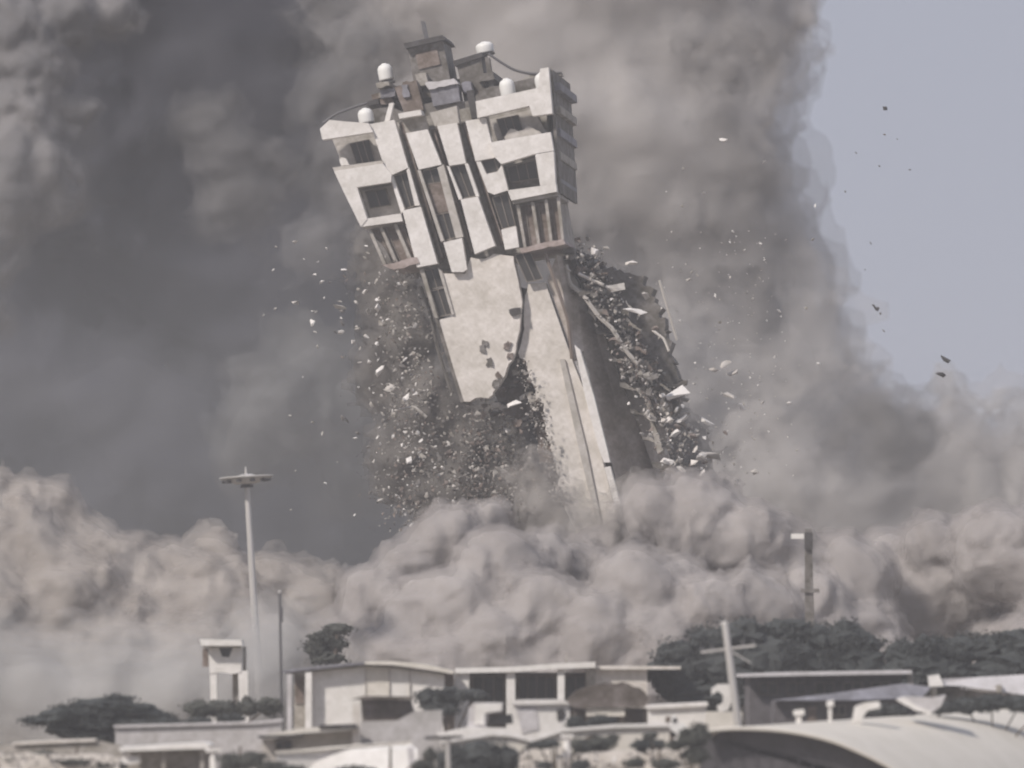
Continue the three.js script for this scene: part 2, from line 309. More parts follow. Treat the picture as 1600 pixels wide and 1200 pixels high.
for (let k = 0; k < 14; k++) {   // broken pieces: irregular shards and knocked-about blocks
  const pts = Array.from({ length: k % 2 ? 9 : 14 }, () => V(rr(-0.55, 0.55), rr(-0.5, 0.5), rr(-0.5, 0.5)));
  chunkGeo.push(new ConvexGeometry(pts)); const g = chunkGeo[k], p = g.attributes.position, uv = new Float32Array(p.count * 2);
  for (let i = 0; i < p.count; i++) { uv[2 * i] = p.getX(i); uv[2 * i + 1] = p.getY(i) + p.getZ(i); }
  g.setAttribute('uv', new THREE.BufferAttribute(uv, 2)); g.computeVertexNormals();
}
const chunkMats = [M.facade, M.facadeGrey, M.facadeGrey, M.concrete, M.concrete, M.darkConcrete, M.brown];
function chunk(px, py, w, sx, sy, rot, m, label, group, frame = towerAt) {
  const p = frame(px, py, w), o = mesh('debris_chunk', pick(chunkGeo), m);
  o.position.copy(p); o.rotation.set(rr(-0.7, 0.7), rr(-0.7, 0.7), -rot); o.scale.set(ma(sx, TD), ma(sy, TD), ma((sx + sy) * 0.5, TD));
  return tag(o, label, 'debris', group);
}
// big pieces that can be told apart
const NAMED = [
  [1052, 614, 16, 60, 1.15, 'facade', 'largest pale wall slab falling right of the shaft'], [1042, 655, 12, 34, 1.2, 'tan', 'narrow pale slab under the largest falling slab'],
  [1062, 655, 22, 10, -0.6, 'facade', 'short pale slab tilted up right of the shaft'], [1097, 657, 30, 11, 0.45, 'facade', 'pale slab flying outermost right of the shaft'],
  [1056, 678, 22, 9, -0.4, 'facade', 'flat pale slab below the tilted slabs'], [1080, 682, 24, 12, -0.2, 'facadeGrey', 'grey slab dropping below the tilted slabs'],
  [1038, 718, 22, 9, 0.1, 'facade', 'bright flat slab just above the right dust billow'], [1066, 732, 14, 9, 0.7, 'tan', 'tan lump beside the bright flat slab above the dust'], [1105, 708, 36, 10, 0.15, 'facadeGrey', 'long grey slab above the right dust billow'],
  [1145, 754, 16, 9, 0.3, 'facade', 'bright chunk skimming the top of the right billow'], [1178, 736, 12, 9, 0, 'facadeGrey', 'grey chunk above the right billow'],
  [1124, 212, 12, 10, 0.3, 'facade', 'single bright chunk high right of the tower head'], [1385, 170, 12, 8, 0.2, 'dark', 'single dark chunk highest in the clear sky'],
  [1476, 562, 22, 10, 0.5, 'dark', 'upper dark chunk of a pair in the sky at right'], [1470, 586, 18, 9, 0.2, 'dark', 'lower dark chunk of a pair in the sky at right'],
  [1130, 568, 24, 9, -0.5, 'facadeGrey', 'pale slab flying in the haze right of the wreckage'], [1112, 577, 16, 8, 0, 'facadeGrey', 'small pale slab left of the slab in the haze'], [1141, 582, 18, 9, -0.4, 'facadeGrey', 'small pale slab below the slab in the haze'],
  [1140, 618, 22, 7, 0.15, 'facadeGrey', 'thin pale slab above the lone chunk in the haze'], [1157, 636, 12, 12, 0.4, 'facade', 'lone rounded chunk in the haze right of the slabs'],
  [522, 474, 28, 7, 0.2, 'facadeGrey', 'longest pale slab flying left of the tower'], [452, 468, 14, 10, 0.3, 'facadeGrey', 'pale chunk flying farthest left of the tower'], [484, 504, 10, 14, 0.3, 'facade', 'upright bright chunk left of the tower'],
  [590, 482, 14, 12, 0.8, 'facade', 'bright chunk beside the left edge of the core wall'], [534, 520, 9, 9, 0.2, 'facade', 'small bright chunk low left of the long pale slab'], [587, 577, 10, 20, 0.5, 'facade', 'pale slab falling above the left debris cluster'],
  [606, 605, 22, 16, 0.2, 'facadeGrey', 'pale lump in the left debris cluster'], [628, 620, 16, 14, -0.5, 'facade', 'bright lump at the left debris cluster edge'], [642, 612, 12, 10, 0, 'facade', 'small bright lump beside the bright cluster lump'],
  [803, 631, 22, 9, -0.15, 'facade', 'bright slab under the broken tip of the core wall'], [783, 671, 14, 10, -0.2, 'facade', 'bright chunk among dark wreckage below the core wall'],
  [611, 772, 10, 10, 0, 'facade', 'brightest chunk low left above the dust'], [594, 783, 12, 10, 0, 'facadeGrey', 'grey chunk beside the brightest low chunk'], [808, 486, 18, 9, 0.1, 'dark', 'dark chunk lodged on the core wall'],
  [930, 392, 14, 14, 0.1, 'facade', 'bright lump on top of the right wreckage'], [952, 446, 34, 14, 0.1, 'facadeGrey', 'pale slab lying in the middle of the right wreckage'], [992, 486, 38, 8, 0.1, 'facade', 'bright flat slab low in the right wreckage'],
  [1008, 462, 12, 16, 0.3, 'facadeGrey', 'pale upright block at the right of the wreckage'], [986, 412, 18, 10, 0.1, 'tan', 'tan slab at the upper right of the wreckage'],
];
for (const [x, y, sx, sy, r, m, label] of NAMED) chunk(x, y, rr(-1, 3), sx, sy, r, M[m], label);
// beams of the torn right wing
function beam(pts, w, r, m, label) {
  const c = new THREE.CatmullRomCurve3(pts.map(([x, y]) => towerAt(x, y, w)), false, 'catmullrom', 0.2), a = pts[0];
  const g = new THREE.TubeGeometry(c, 24, ma(r, TD), 5).toNonIndexed(); g.computeVertexNormals();
  const o = mesh('broken_beam', g, m); return tag(o, label, 'beam', 'beams torn from the tower');
}
beam([[878, 410], [884, 440], [905, 458], [928, 490], [950, 510], [972, 545], [995, 572]], 2.4, 3.4, M.facadeGrey, 'long bent pale beam hanging across the right wreckage');
beam([[898, 424], [918, 434], [938, 442]], 2.2, 2.6, M.tan, 'short tan beam above the long bent beam');
beam([[1018, 430], [1030, 470], [1046, 525]], 5, 2.2, M.facadeGrey, 'thin pale beam along the outer right edge of the wreckage');
beam([[1012, 512], [1030, 526], [1038, 545]], 3, 2, M.tan, 'short beam at the lower right corner of the wreckage');
beam([[640, 440], [655, 480], [668, 540], [690, 610]], 5, 3, M.darkConcrete, 'dark beam hanging along the left of the core wall');
beam([[850, 395], [866, 440], [886, 500], [892, 560]], 0.6, 3, M.brown, 'dark brown beam down the right of the core wall');
beam([[610, 640], [640, 634], [660, 650]], 2, 2.4, M.facadeGrey, 'curled pale strip among the left debris');
// dark broken floors of the torn right wing
const floorMass = tag(new THREE.Group(), 'dark mass of broken floors torn off the right of the tower', 'wreckage'); floorMass.name = 'wreckage'; floorMass.position.copy(towerAt(960, 500, 6)); scene.add(floorMass);
{
  const wing = (a, b, t, k) => { const q = floorMass.position, g = prism(a, b, b + t, towerAt); g.translate(-q.x, -q.y, -q.z); const o = new THREE.Mesh(g, k); o.castShadow = o.receiveShadow = true; o.name = 'broken_floor'; floorMass.add(o); };
  wing(jag([[868, 392], [900, 388], [925, 402], [950, 412], [990, 424], [1012, 456], [1030, 510], [1036, 552], [1046, 600], [1040, 640], [1022, 640], [1000, 590], [960, 530], [925, 480], [895, 448]], 7, 7), 5.8, 2.4, M.darkConcrete);
  for (let k = 0; k < 130; k++) {
    const t = rnd(), x = 872 + t * 170 + rr(-26, 20), y = 396 + t * 250 + rr(-34, 26) - (t < 0.6 ? 60 * t : 0), l = rr(4, 24), h = rr(2, 9), s = rr(-0.7, 1.3);
    wing(jag([[x, y], [x + l, y + l * s], [x + l, y + l * s + h], [x, y + h]], 2.2, 6), rr(2.2, 5.2), rr(0.5, 2.2), pick([M.darkConcrete, M.brown, M.dark, M.concrete, M.dark, M.brown, M.facadeGrey, M.darkConcrete]));
  }
}
// fine rubble, too much to count
function rubbleField(label, n, spot, s0, s1, mats) {
  const g = new THREE.Group(); g.name = numbered('rubble_field'); scene.add(g); tag(g, label, 'rubble', null, 'stuff');
  const q = new THREE.Quaternion(), e = new THREE.Euler(), m4 = new THREE.Matrix4();
  mats.forEach((m, j) => {
    const im = new THREE.InstancedMesh(chunkGeo[j % chunkGeo.length], m, Math.round(n / mats.length)); im.name = 'fine_rubble'; im.castShadow = im.receiveShadow = true;
    for (let k = 0; k < im.count; k++) {
      const [x, y, w] = spot(), s = ma(s0 * Math.pow(s1 / s0, rnd() * rnd()), TD), p = towerAt(x, y, w);
      im.setMatrixAt(k, m4.compose(p, q.setFromEuler(e.set(rr(0, 6), rr(0, 6), rr(0, 6))), V(s * rr(0.7, 1.6), s * rr(0.4, 1), s)));
    }
    g.add(im);
  });
}
const bell = () => (rnd() + rnd() + rnd()) / 1.5 - 1;
const GREYS = [M.facadeGrey, M.concrete, M.concrete, M.brown, M.darkConcrete, M.darkConcrete, M.darkConcrete, M.brown, M.facade];
rubbleField('cloud of fine rubble raining down left of the core wall', 1050, () => { const t = Math.pow(rnd(), 0.8), y = 400 + t * 430; return [618 + t * 40 + bell() * (50 + 70 * t), y, rr(-3, 8)]; }, 3, 12, GREYS);
rubbleField('fine dark rubble pouring out below the broken core wall', 800, () => [752 + bell() * 95, 640 + rnd() * 170 + bell() * 30, rr(0, 8)], 3.5, 15, [M.darkConcrete, M.brown, M.darkConcrete, M.concrete, M.brown, M.facadeGrey]);
rubbleField('ragged streak of fine rubble falling right of the shaft', 900, () => { const t = rnd(); return [905 + t * 165 + bell() * (26 + 26 * t), 385 + t * 350 + bell() * 34, rr(0, 7)]; }, 3, 12, GREYS);
rubbleField('fine rubble crumbling off the left edge of the shaft', 500, () => { const t = rnd(); return [815 + t * 60 + bell() * 24, 560 + t * 230, rr(-0.5, 3)]; }, 2.2, 8, [M.tan, M.brown, M.concrete, M.darkConcrete]);
rubbleField('thin spray of specks thrown out right of the wreckage', 260, () => { const t = rnd(); return [1040 + t * 170 + bell() * 60, 360 + rnd() * 400, rr(-3, 6)]; }, 2, 6, [M.facade, M.facadeGrey, M.concrete]);
// scattered pieces nobody could tell apart
const scatter = (n, label, group, spot, s0, s1, mats) => { for (let k = 0; k < n; k++) { const [x, y, w] = spot(); const s = s0 * Math.pow(s1 / s0, rnd() * rnd()); chunk(x, y, w, s * rr(0.8, 1.7), s * rr(0.5, 1), rr(-1.2, 1.2), pick(mats), label, group); } };
scatter(80, 'small broken concrete chunk flying left of the core wall', 'chunks flying left of the tower', () => { const t = rnd(), y = 380 + t * 450; return [560 + t * 75 + (rnd() + rnd() - 1) * 90, y, rr(-3, 7)]; }, 5, 14, [M.facadeGrey, M.concrete, M.concrete, M.darkConcrete, M.darkConcrete, M.brown, M.facade]);
scatter(70, 'small broken chunk in the dark fall under the core wall', 'chunks falling under the core wall', () => { const x = rr(650, 835), y = rr(615 + Math.max(0, 724 - x) * 0.2, 800); return [x, y, rr(1, 8)]; }, 6, 20, [M.darkConcrete, M.brown, M.brown, M.darkConcrete, M.concrete, M.facadeGrey, M.dark]);
scatter(55, 'small broken chunk spilling from the right wreckage', 'chunks spilling right of the tower', () => { const t = rnd(); return [900 + t * 180 + (rnd() + rnd() - 1) * 70, 380 + t * 330 + rr(-25, 25), rr(-2, 6)]; }, 5, 15, [...chunkMats, M.darkConcrete]);
scatter(26, 'tiny chunk thrown far out into the haze at right', 'chunks thrown far right', () => [rr(1030, 1280), rr(240, 720), rr(-4, 6)], 4, 8, [M.facade, M.facadeGrey, M.concrete]);
scatter(34, 'jagged slab fragment dropping along the streak right of the shaft', 'slab fragments right of the shaft', () => { const t = rnd(); return [990 + t * 110 + bell() * 26, 560 + t * 170 + bell() * 26, rr(-1, 4)]; }, 9, 26, [M.facade, M.facadeGrey, M.tan, M.concrete, M.brown, M.darkConcrete]);
scatter(12, 'tiny dark speck of debris against the clear sky', 'specks in the clear sky', () => { const t = rnd(); return [1330 + t * 70 + rr(-25, 25), pick([rr(200, 300), rr(380, 520)]), rr(-2, 3)]; }, 3.5, 7, [M.dark, M.darkConcrete]);
scatter(36, 'tiny pale speck of debris against the dark smoke', 'specks against the dark smoke', () => [rr(410, 600), rr(340, 820), rr(-3, 5)], 3.5, 8, [M.facade, M.facadeGrey]);
// ---------------------------------------------------------------- the town in front
const groundAt = (px, d) => { const p = at(px, 0, d); p.y = 0; return p; };
const bottom = (d) => HORIZON + EYE / d * PPR;                       // where the ground lies in the photograph at distance d
// a building from outlines: every outline keeps its distance d and goes back by its depth
function building(name, label, category, px, d, slope = 0) {
  const t = thing(name, label, category, groundAt(px, d)), o = t.position, fr = upright(d, slope);
  t.add_ = (n, poly, w0, w1, m, parent = t) => { const g = prism(poly, w0, w1, fr); g.translate(-o.x, -o.y, -o.z); return mesh(n, g, m, parent); };
  return t;
}
const pane = (b, q, w, bars, m = M.glass) => {
  const [x0, y0, x1, y1] = q, win = b.add_('window', rect(x0, y0, x1, y1), w, w + 0.08, m), geos = [];
  const g = (r) => { const k = prism(r, w - 0.06, w - 0.004, upright(-b.position.z)); k.translate(-b.position.x, -b.position.y, -b.position.z); geos.push(k); };
  g(rect(x0, y0, x1, y0 + 1.5)); g(rect(x0, y1 - 1.5, x1, y1)); g(rect(x0, y0 + 1.5, x0 + 1.5, y1 - 1.5)); g(rect(x1 - 1.5, y0 + 1.5, x1, y1 - 1.5));
  for (let k = 1; k <= bars; k++) { const x = x0 + (x1 - x0) * k / (bars + 1); g(rect(x - 0.8, y0 + 1.5, x + 0.8, y1 - 1.5)); }
  mesh('window_frame', mergeGeometries(geos), M.frame, win);
};
{ // gabled house
  const d = 338, B = bottom(d), b = building('gabled_house', 'white house with a wide low gabled roof left of the pavilion', 'house', 580, d);
  b.add_('wall', [[477, B], [477, 1050], [571, 1040], [571, B]], 0.6, 7, M.white);
  b.add_('wall', [[571, B], [571, 1040], [608, 1043], [608, B]], 0.55, 7, M.cream);
  b.add_('wall', [[608, B], [608, 1043], [694, 1052], [694, B]], 0.6, 7, M.white);
  for (const x of [571, 608, 640]) b.add_('seam', rect(x - 0.7, 1045, x + 0.7, 1098), 0.5, 0.58, M.facadeGrey);
  b.add_('roof', [[442, 1047], [500, 1040], [570, 1034], [570, 1038], [500, 1045], [443, 1051]], -0.2, 8, M.roofGrey);
  b.add_('roof', [[570, 1034], [612, 1033], [664, 1038], [708, 1048], [708, 1053], [664, 1045], [612, 1039], [570, 1038]], -0.2, 8, M.cream);
  b.add_('eave', [[446, 1051], [500, 1045], [570, 1038], [612, 1039], [700, 1052], [694, 1054], [612, 1043], [571, 1041], [500, 1048], [448, 1054]], 0.1, 1.2, M.darkRoof);
  b.add_('post', rect(449, 1053, 456, B), -0.4, -0.2, M.lilac);
  b.add_('post', rect(477, 1050, 487, B), -0.1, 0.3, M.white);
  b.add_('porch_wall', rect(456, 1053, 477, B), 3.6, 4, M.concrete);
  b.add_('door', rect(458, 1060, 472, 1100), 3.5, 3.58, M.brown);
  b.add_('side_wall', rect(694, 1053, 708, B), 1.5, 5, M.brown);
}
{ // pavilion
  const d = 344, B = bottom(d), b = building('pavilion', 'long flat roofed pavilion with thick white columns and dark glazing', 'building', 820, d);
  b.add_('fascia', [[712, 1044], [800, 1042], [868, 1037], [930, 1034], [930, 1043], [868, 1045], [800, 1050], [712, 1052]], -0.5, 9, M.white);
  b.add_('roof', [[930, 1040], [1064, 1041], [1064, 1046], [930, 1046]], 0.5, 8, M.tan);
  for (const [x0, x1] of [[711, 733], [791, 805], [871, 882]]) b.add_('column', rect(x0, 1046, x1, B), -0.2, 0.4, M.white);
  b.add_('back_wall', rect(733, 1051, 930, B), 3.2, 3.6, M.brown);
  for (const [x0, x1, k] of [[738, 788, 2], [810, 868, 3], [885, 916, 1]]) pane(b, [x0, 1056, x1, 1112], 2.6, k);
  b.add_('end_wall', rect(916, 1047, 930, B), 0.4, 3, M.concrete);
  b.add_('wall', rect(930, 1046, 1012, B), 1, 6, M.tan);
  b.add_('finial', rect(884, 1024, 887, 1036), 2, 2.3, M.concrete);
}
{ // booth on stilts
  const d = 352, B = bottom(d), b = building('watch_booth', 'small white booth raised on stilts left of the gabled house', 'booth', 352, d);
  b.add_('roof', [[313, 999], [378, 1000], [380, 1009], [316, 1009]], -0.9, 2.2, M.white);
  b.add_('roof_edge', rect(318, 1009, 376, 1012), -0.6, 1.9, M.concrete);
  b.add_('cabin', [[326, 1012], [342, 1012], [347, 1026], [358, 1027], [364, 1012], [378, 1012], [377, 1050], [364, 1053], [342, 1050], [328, 1053]], -0.1, 1.5, M.white);
  b.add_('window', [[342, 1012], [364, 1012], [358, 1027], [347, 1026]], 0.15, 0.3, M.glass);
  b.add_('shutter', rect(316, 1013, 325, 1042), 0.3, 0.6, M.brown);
  b.add_('side_post', rect(379, 1010, 384, 1050), 0.5, 0.8, M.concrete);
  for (const [x0, x1, x2, x3] of [[328, 338, 332, 340], [372, 387, 378, 390]]) b.add_('leg', [[x0, 1048], [x1, 1048], [x3, B], [x2, B]], -0.05, 0.3, M.white);
  b.add_('back_leg', rect(362, 1053, 371, B), 1, 1.3, M.concrete);
}
{ // high mast lamp
  const d = 377, t = thing('high_mast_lamp', 'tall pale lamp mast with a round head against the dark smoke', 'lamp mast', groundAt(413, d)), top = at(390, 752, d).y, m = (n) => ma(n, d);
  t.rotation.z = 0.062;
  mesh('pole', new THREE.CylinderGeometry(m(4.2), m(8), top, 14).translate(0, top / 2, 0), M.steel, t);
  mesh('head_ring', new THREE.LatheGeometry([[0.01, -4], [18, -3], [30, 3], [42, 6], [42, 8.5], [20, 8], [8, 12], [0.01, 12]].map(([a, b]) => new THREE.Vector2(m(a), m(b))), 28).translate(0, top, 0), M.steel, t);
  for (let k = 0; k < 10; k++) { const a = k / 10 * 6.283; mesh('floodlight', new RoundedBoxGeometry(m(9), m(4), m(7), 2, m(1)).translate(m(34), 0, 0).rotateY(a).translate(0, top + m(1.5), 0), M.darkSteel, t); }
  mesh('collar', cyl(m(11), m(7), m(9), 0, top - m(9), 0), M.darkSteel, t);
  mesh('finial', cyl(m(2.4), m(1), m(14), 0, top + m(10), 0), M.steel, t);
}
function pole(name, label, x0, x1, yTop, d, r, m, group) {
  const b = groundAt(x1, d), top = at(x0, yTop, d), t = thing(name, label, 'pole', b, 0, group), L = top.clone().sub(b);
  t.rotation.z = -Math.atan2(L.x, L.y);
  mesh('shaft', new THREE.CylinderGeometry(ma(r * 0.75, d), ma(r, d), L.length(), 12).translate(0, L.length() / 2, 0), m, t);
  t.top_ = L.length(); return t;
}
{ const d = 350, t = pole('utility_pole', 'thin dark pole left of the gabled house', 437, 442, 926, d, 2.6, M.darkSteel);
  mesh('crossbar', box(ma(3, d), ma(24, d), ma(3, d), ma(3, d), t.top_ - ma(34, d), 0), M.darkSteel, t); mesh('cap', cyl(ma(3, d), ma(1, d), ma(4, d), 0, t.top_, 0), M.steel, t); }
{ const d = 316, t = pole('utility_pole', 'leaning white utility pole in front of the right trees', 1133, 1166, 976, d, 7.2, M.steel);
  mesh('crossarm', [box(ma(86, d), ma(4, d), ma(5, d), 0, t.top_ - ma(38, d), 0)], M.steel, t);
  for (const x of [-40, -24, 24, 40]) mesh('insulator', cyl(ma(2, d), ma(1.6, d), ma(7, d), ma(x, d), t.top_ - ma(36, d), 0), M.darkSteel, t);
  mesh('cap', cyl(ma(6, d), ma(3, d), ma(6, d), 0, t.top_ - 0.02, 0), M.steel, t);
  mesh('brace', new THREE.CylinderGeometry(ma(1.4, d), ma(1.4, d), ma(40, d), 6).rotateZ(0.9).translate(ma(16, d), t.top_ - ma(52, d), 0), M.steel, t); }
{ const d = 300, t = pole('lamp_post', 'grey lamp post with a flat dark head at the bottom edge', 699, 702, 1152, d, 4.6, M.steel);
  mesh('lamp_head', [new RoundedBoxGeometry(ma(60, d), ma(5, d), ma(14, d), 2, ma(2, d)).translate(-ma(6, d), t.top_, 0)], M.dark, t); mesh('collar', cyl(ma(6, d), ma(5, d), ma(5, d), 0, t.top_ - ma(7, d), 0), M.steel, t); }
{ const d = 304, t = pole('concrete_post', 'thick white post at the bottom edge right of the bushes', 886, 886, 1150, d, 7, M.white);
  mesh('cap', box(ma(20, d), ma(5, d), ma(16, d), 0, t.top_, 0), M.white, t); }
{ const d = 302, t = pole('concrete_post', 'short white post between the left shed and its bush', 334, 336, 1172, d, 8, M.white);
  mesh('cap', box(ma(26, d), ma(5, d), ma(20, d), 0, t.top_, 0), M.white, t); }
{ // mast in the dust
  const d = 379, b = building('antenna_mast', 'dark antenna mast with a white panel half lost in dust', 'mast', 1266, d), B = bottom(d);
  b.add_('shaft', [[1258, 826], [1268, 826], [1280, B], [1258, B]], 0, 0.5, M.darkConcrete);
  b.add_('panel_antenna', rect(1236, 834, 1256, 842), -0.2, 0.1, M.white);
  b.add_('panel_antenna', rect(1257, 832, 1270, 858), -0.25, -0.05, M.dark);
  b.add_('collar', rect(1252, 920, 1280, 926), -0.15, 0.6, M.darkConcrete);
}
{ // right: long low buildings behind the hall
  const d = 334, B = bottom(d), b = building('long_shed', 'long low dark shed with a thin pale roof edge at right', 'shed', 1290, d);
  b.add_('roof', [[1160, 1053], [1240, 1050], [1424, 1047], [1424, 1053], [1240, 1056], [1160, 1058]], -0.6, 9, M.lilac);
  b.add_('wall', [[1172, 1058], [1240, 1056], [1410, 1053], [1410, B], [1172, B]], 0.6, 8, M.hall);
  b.add_('end_post', [[1418, 1053], [1426, 1053], [1434, B], [1426, B]], -0.2, 0.2, M.concrete);
  for (let k = 0; k < 5; k++) pane(b, [1186 + k * 44, 1066, 1216 + k * 44, 1086], 0.5, 1);
}
{ const d = 326, B = bottom(d), b = building('low_house', 'low house with a lilac grey sloping roof in front of the shed', 'house', 1330, d);
  b.add_('roof', [[1206, 1094], [1300, 1084, 2], [1420, 1068, 4], [1462, 1074, 4], [1440, 1090], [1330, 1094]], -0.5, 0.1, M.roofGrey);
  b.add_('wall', [[1210, 1095], [1330, 1095], [1440, 1091], [1440, B], [1210, B]], 0.3, 4, M.hall);
  b.add_('door', rect(1262, 1104, 1276, B), 0.22, 0.29, M.brown);
  pane(b, [1300, 1102, 1322, 1118], 0.2, 1); }
{ const d = 330, B = bottom(d), b = building('white_house', 'house with a pale lilac roof at the right edge', 'house', 1530, d);
  b.add_('roof', [[1452, 1062], [1530, 1058, 1], [1640, 1052, 2], [1640, 1092, 0], [1560, 1080, 0], [1500, 1072, 0], [1452, 1070]], -0.4, 0.2, M.lilac);
  b.add_('wall', [[1466, 1074], [1500, 1076], [1560, 1084], [1640, 1095], [1640, B], [1466, B]], 0.5, 6, M.darkConcrete);
  b.add_('chimney', [[1450, 1056], [1466, 1054], [1474, 1072], [1452, 1073]], -0.6, 0.4, M.white);
  b.add_('chimney', rect(1556, 1070, 1564, 1082), -0.6, 0, M.concrete); }
{ // vaulted hall
  const d = 300, B = bottom(d), m = (n) => ma(n, d), arch = [];
  const t = thing('vaulted_hall', 'big hall with a smooth cream barrel roof and dark arched end', 'building', groundAt(1130, d)), o = t.position;
  const C = [[1096, 1150], [1104, 1142], [1124, 1138], [1150, 1136.5], [1200, 1138], [1250, 1144], [1300, 1156], [1345, 1174], [1392, 1198], [1440, 1232], [1470, 1262]];
  const crv = new THREE.CatmullRomCurve3(C.map(([x, y]) => V(x, y, 0))).getPoints(60);
  const pos = [], uv = [], idx = [], N = 24;
  const put = (px, py, s) => { const a = at(px, py, d); const k = s * 46; return [a.x + k * 0.5 - o.x, a.y + k * 0.022 - o.y, a.z - k - o.z]; };
  for (const th of [0, 0.35]) for (let j = 0; j <= N; j++) for (const p of crv) { const q = put(p.x, p.y + (th ? 4 : 0), j / N); pos.push(...q); uv.push(q[0] * 0.9, q[2] * 0.9 + q[1]); }
  const n = crv.length, off = n * (N + 1);
  for (let j = 0; j < N; j++) for (let i = 0; i < n - 1; i++) { const a = j * n + i, b = a + 1, c = a + n, e = c + 1; idx.push(a, b, c, b, e, c, a + off, c + off, b + off, b + off, c + off, e + off); }
  for (let i = 0; i < n - 1; i++) idx.push(i, i + off, i + 1, i + 1, i + off, i + 1 + off);
  const g = new THREE.BufferGeometry(); g.setAttribute('position', new THREE.Float32BufferAttribute(pos, 3)); g.setAttribute('uv', new THREE.Float32BufferAttribute(uv, 2)); g.setIndex(idx); g.computeVertexNormals();
  mesh('barrel_roof', g, M.hallRoof, t);
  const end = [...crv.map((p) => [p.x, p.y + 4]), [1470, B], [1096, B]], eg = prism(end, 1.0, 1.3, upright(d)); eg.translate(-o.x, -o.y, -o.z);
  const ew = mesh('end_wall', eg, M.darkEnd, t);  // arched end closed off in one even dark colour
  for (let x = 1118; x < 1380; x += 22) { const y = crv.reduce((q, p) => Math.abs(p.x - x) < Math.abs(q.x - x) ? p : q).y, sg = prism(rect(x - 1, y + 5, x + 1, B), 0.94, 1.0, upright(d)); sg.translate(-o.x, -o.y, -o.z); mesh('end_rib', sg, M.darkEnd, ew); }
  const rim = new THREE.TubeGeometry(new THREE.CatmullRomCurve3(crv.filter((_, i) => i % 3 === 0).map((p) => V(...put(p.x, p.y + 2, 0)))), 50, 0.1, 6);
  mesh('roof_rim', rim, M.cream, t);
}
{ // things standing on or behind the hall's roof line
  const d = 308, v = (label, px, y0, y1, w) => { const b = building('roof_vent', label, 'vent', px, d); b.add_('pipe', rect(px - w / 2, y0, px + w / 2, bottom(d)), 0, 0.3, M.white); b.add_('cowl', [[px - w, y0 - 4], [px + w, y0 - 6], [px + w * 1.2, y0 + 3], [px - w, y0 + 4]], -0.1, 0.4, M.white); };
  v('short white vent pipe on the left of the hall roof line', 1248, 1114, 1130, 8);
  v('thin white vent pipe in the middle of the hall roof line', 1297, 1100, 1125, 5);
  const b = building('gooseneck_vent', 'white bent vent hood on the hall roof line', 'vent', 1345, d);
  b.add_('hood', [[1332, 1128], [1336, 1104], [1352, 1098], [1374, 1096], [1376, 1106], [1356, 1110], [1350, 1118], [1346, 1128]], 0, 0.5, M.white);
  b.add_('duct', rect(1333, 1128, 1346, bottom(d)), 0.05, 0.45, M.white);
  const c = building('water_trough', 'upturned white trough lying on rubble near the right edge', 'trough', 1440, 312);
  c.add_('hull', [[1402, 1092], [1414, 1088], [1462, 1090], [1478, 1086], [1470, 1104], [1456, 1114], [1432, 1106]], 0, 1.4, M.lilac);
  c.add_('rim', [[1400, 1094], [1412, 1090], [1434, 1104], [1456, 1112], [1454, 1117], [1430, 1110]], -0.2, 0, M.white);
}
{ // buildings at the centre
  const d = 318, B = bottom(d), b = building('kiosk', 'white kiosk with rounded corners and a small dark window at centre', 'kiosk', 846, d);
  b.add_('body', [[802, 1142], [798, 1104], [806, 1097], [880, 1096], [890, 1104], [893, B], [802, B]], 0, 3, M.white);
  b.add_('grey_panel', [[806, 1108], [838, 1104], [842, 1140], [816, 1146]], -0.06, 0.02, M.lilac);
  b.add_('window', [[870, 1110], [878, 1106], [884, 1114], [880, 1124], [871, 1126]], -0.08, 0.04, M.glass);
  b.add_('roof_rim', [[800, 1100], [808, 1094], [880, 1093], [892, 1101], [884, 1100], [806, 1101]], -0.3, 3.2, M.facade);
  const c = building('white_hut', 'small stepped white hut left of the rounded kiosk', 'hut', 758, 314), C = bottom(314);
  c.add_('wall', [[730, 1140], [732, 1106], [740, 1098], [786, 1098], [786, 1112], [762, 1116], [760, 1140], [762, C], [728, C]], 0, 2.4, M.lilac);
  c.add_('panel', [[742, 1100], [784, 1100], [784, 1110], [758, 1114], [757, 1132], [742, 1132]], -0.1, 0.02, M.white);
  c.add_('window', [[764, 1118], [800, 1116], [802, 1131], [764, 1133]], 0.4, 0.5, M.glass);  // dark pane filling the recess beside the stepped wall
  c.add_('ledge', [[682, 1146], [730, 1136], [800, 1138], [800, 1146], [690, 1154]], -0.5, 1, M.white);
}
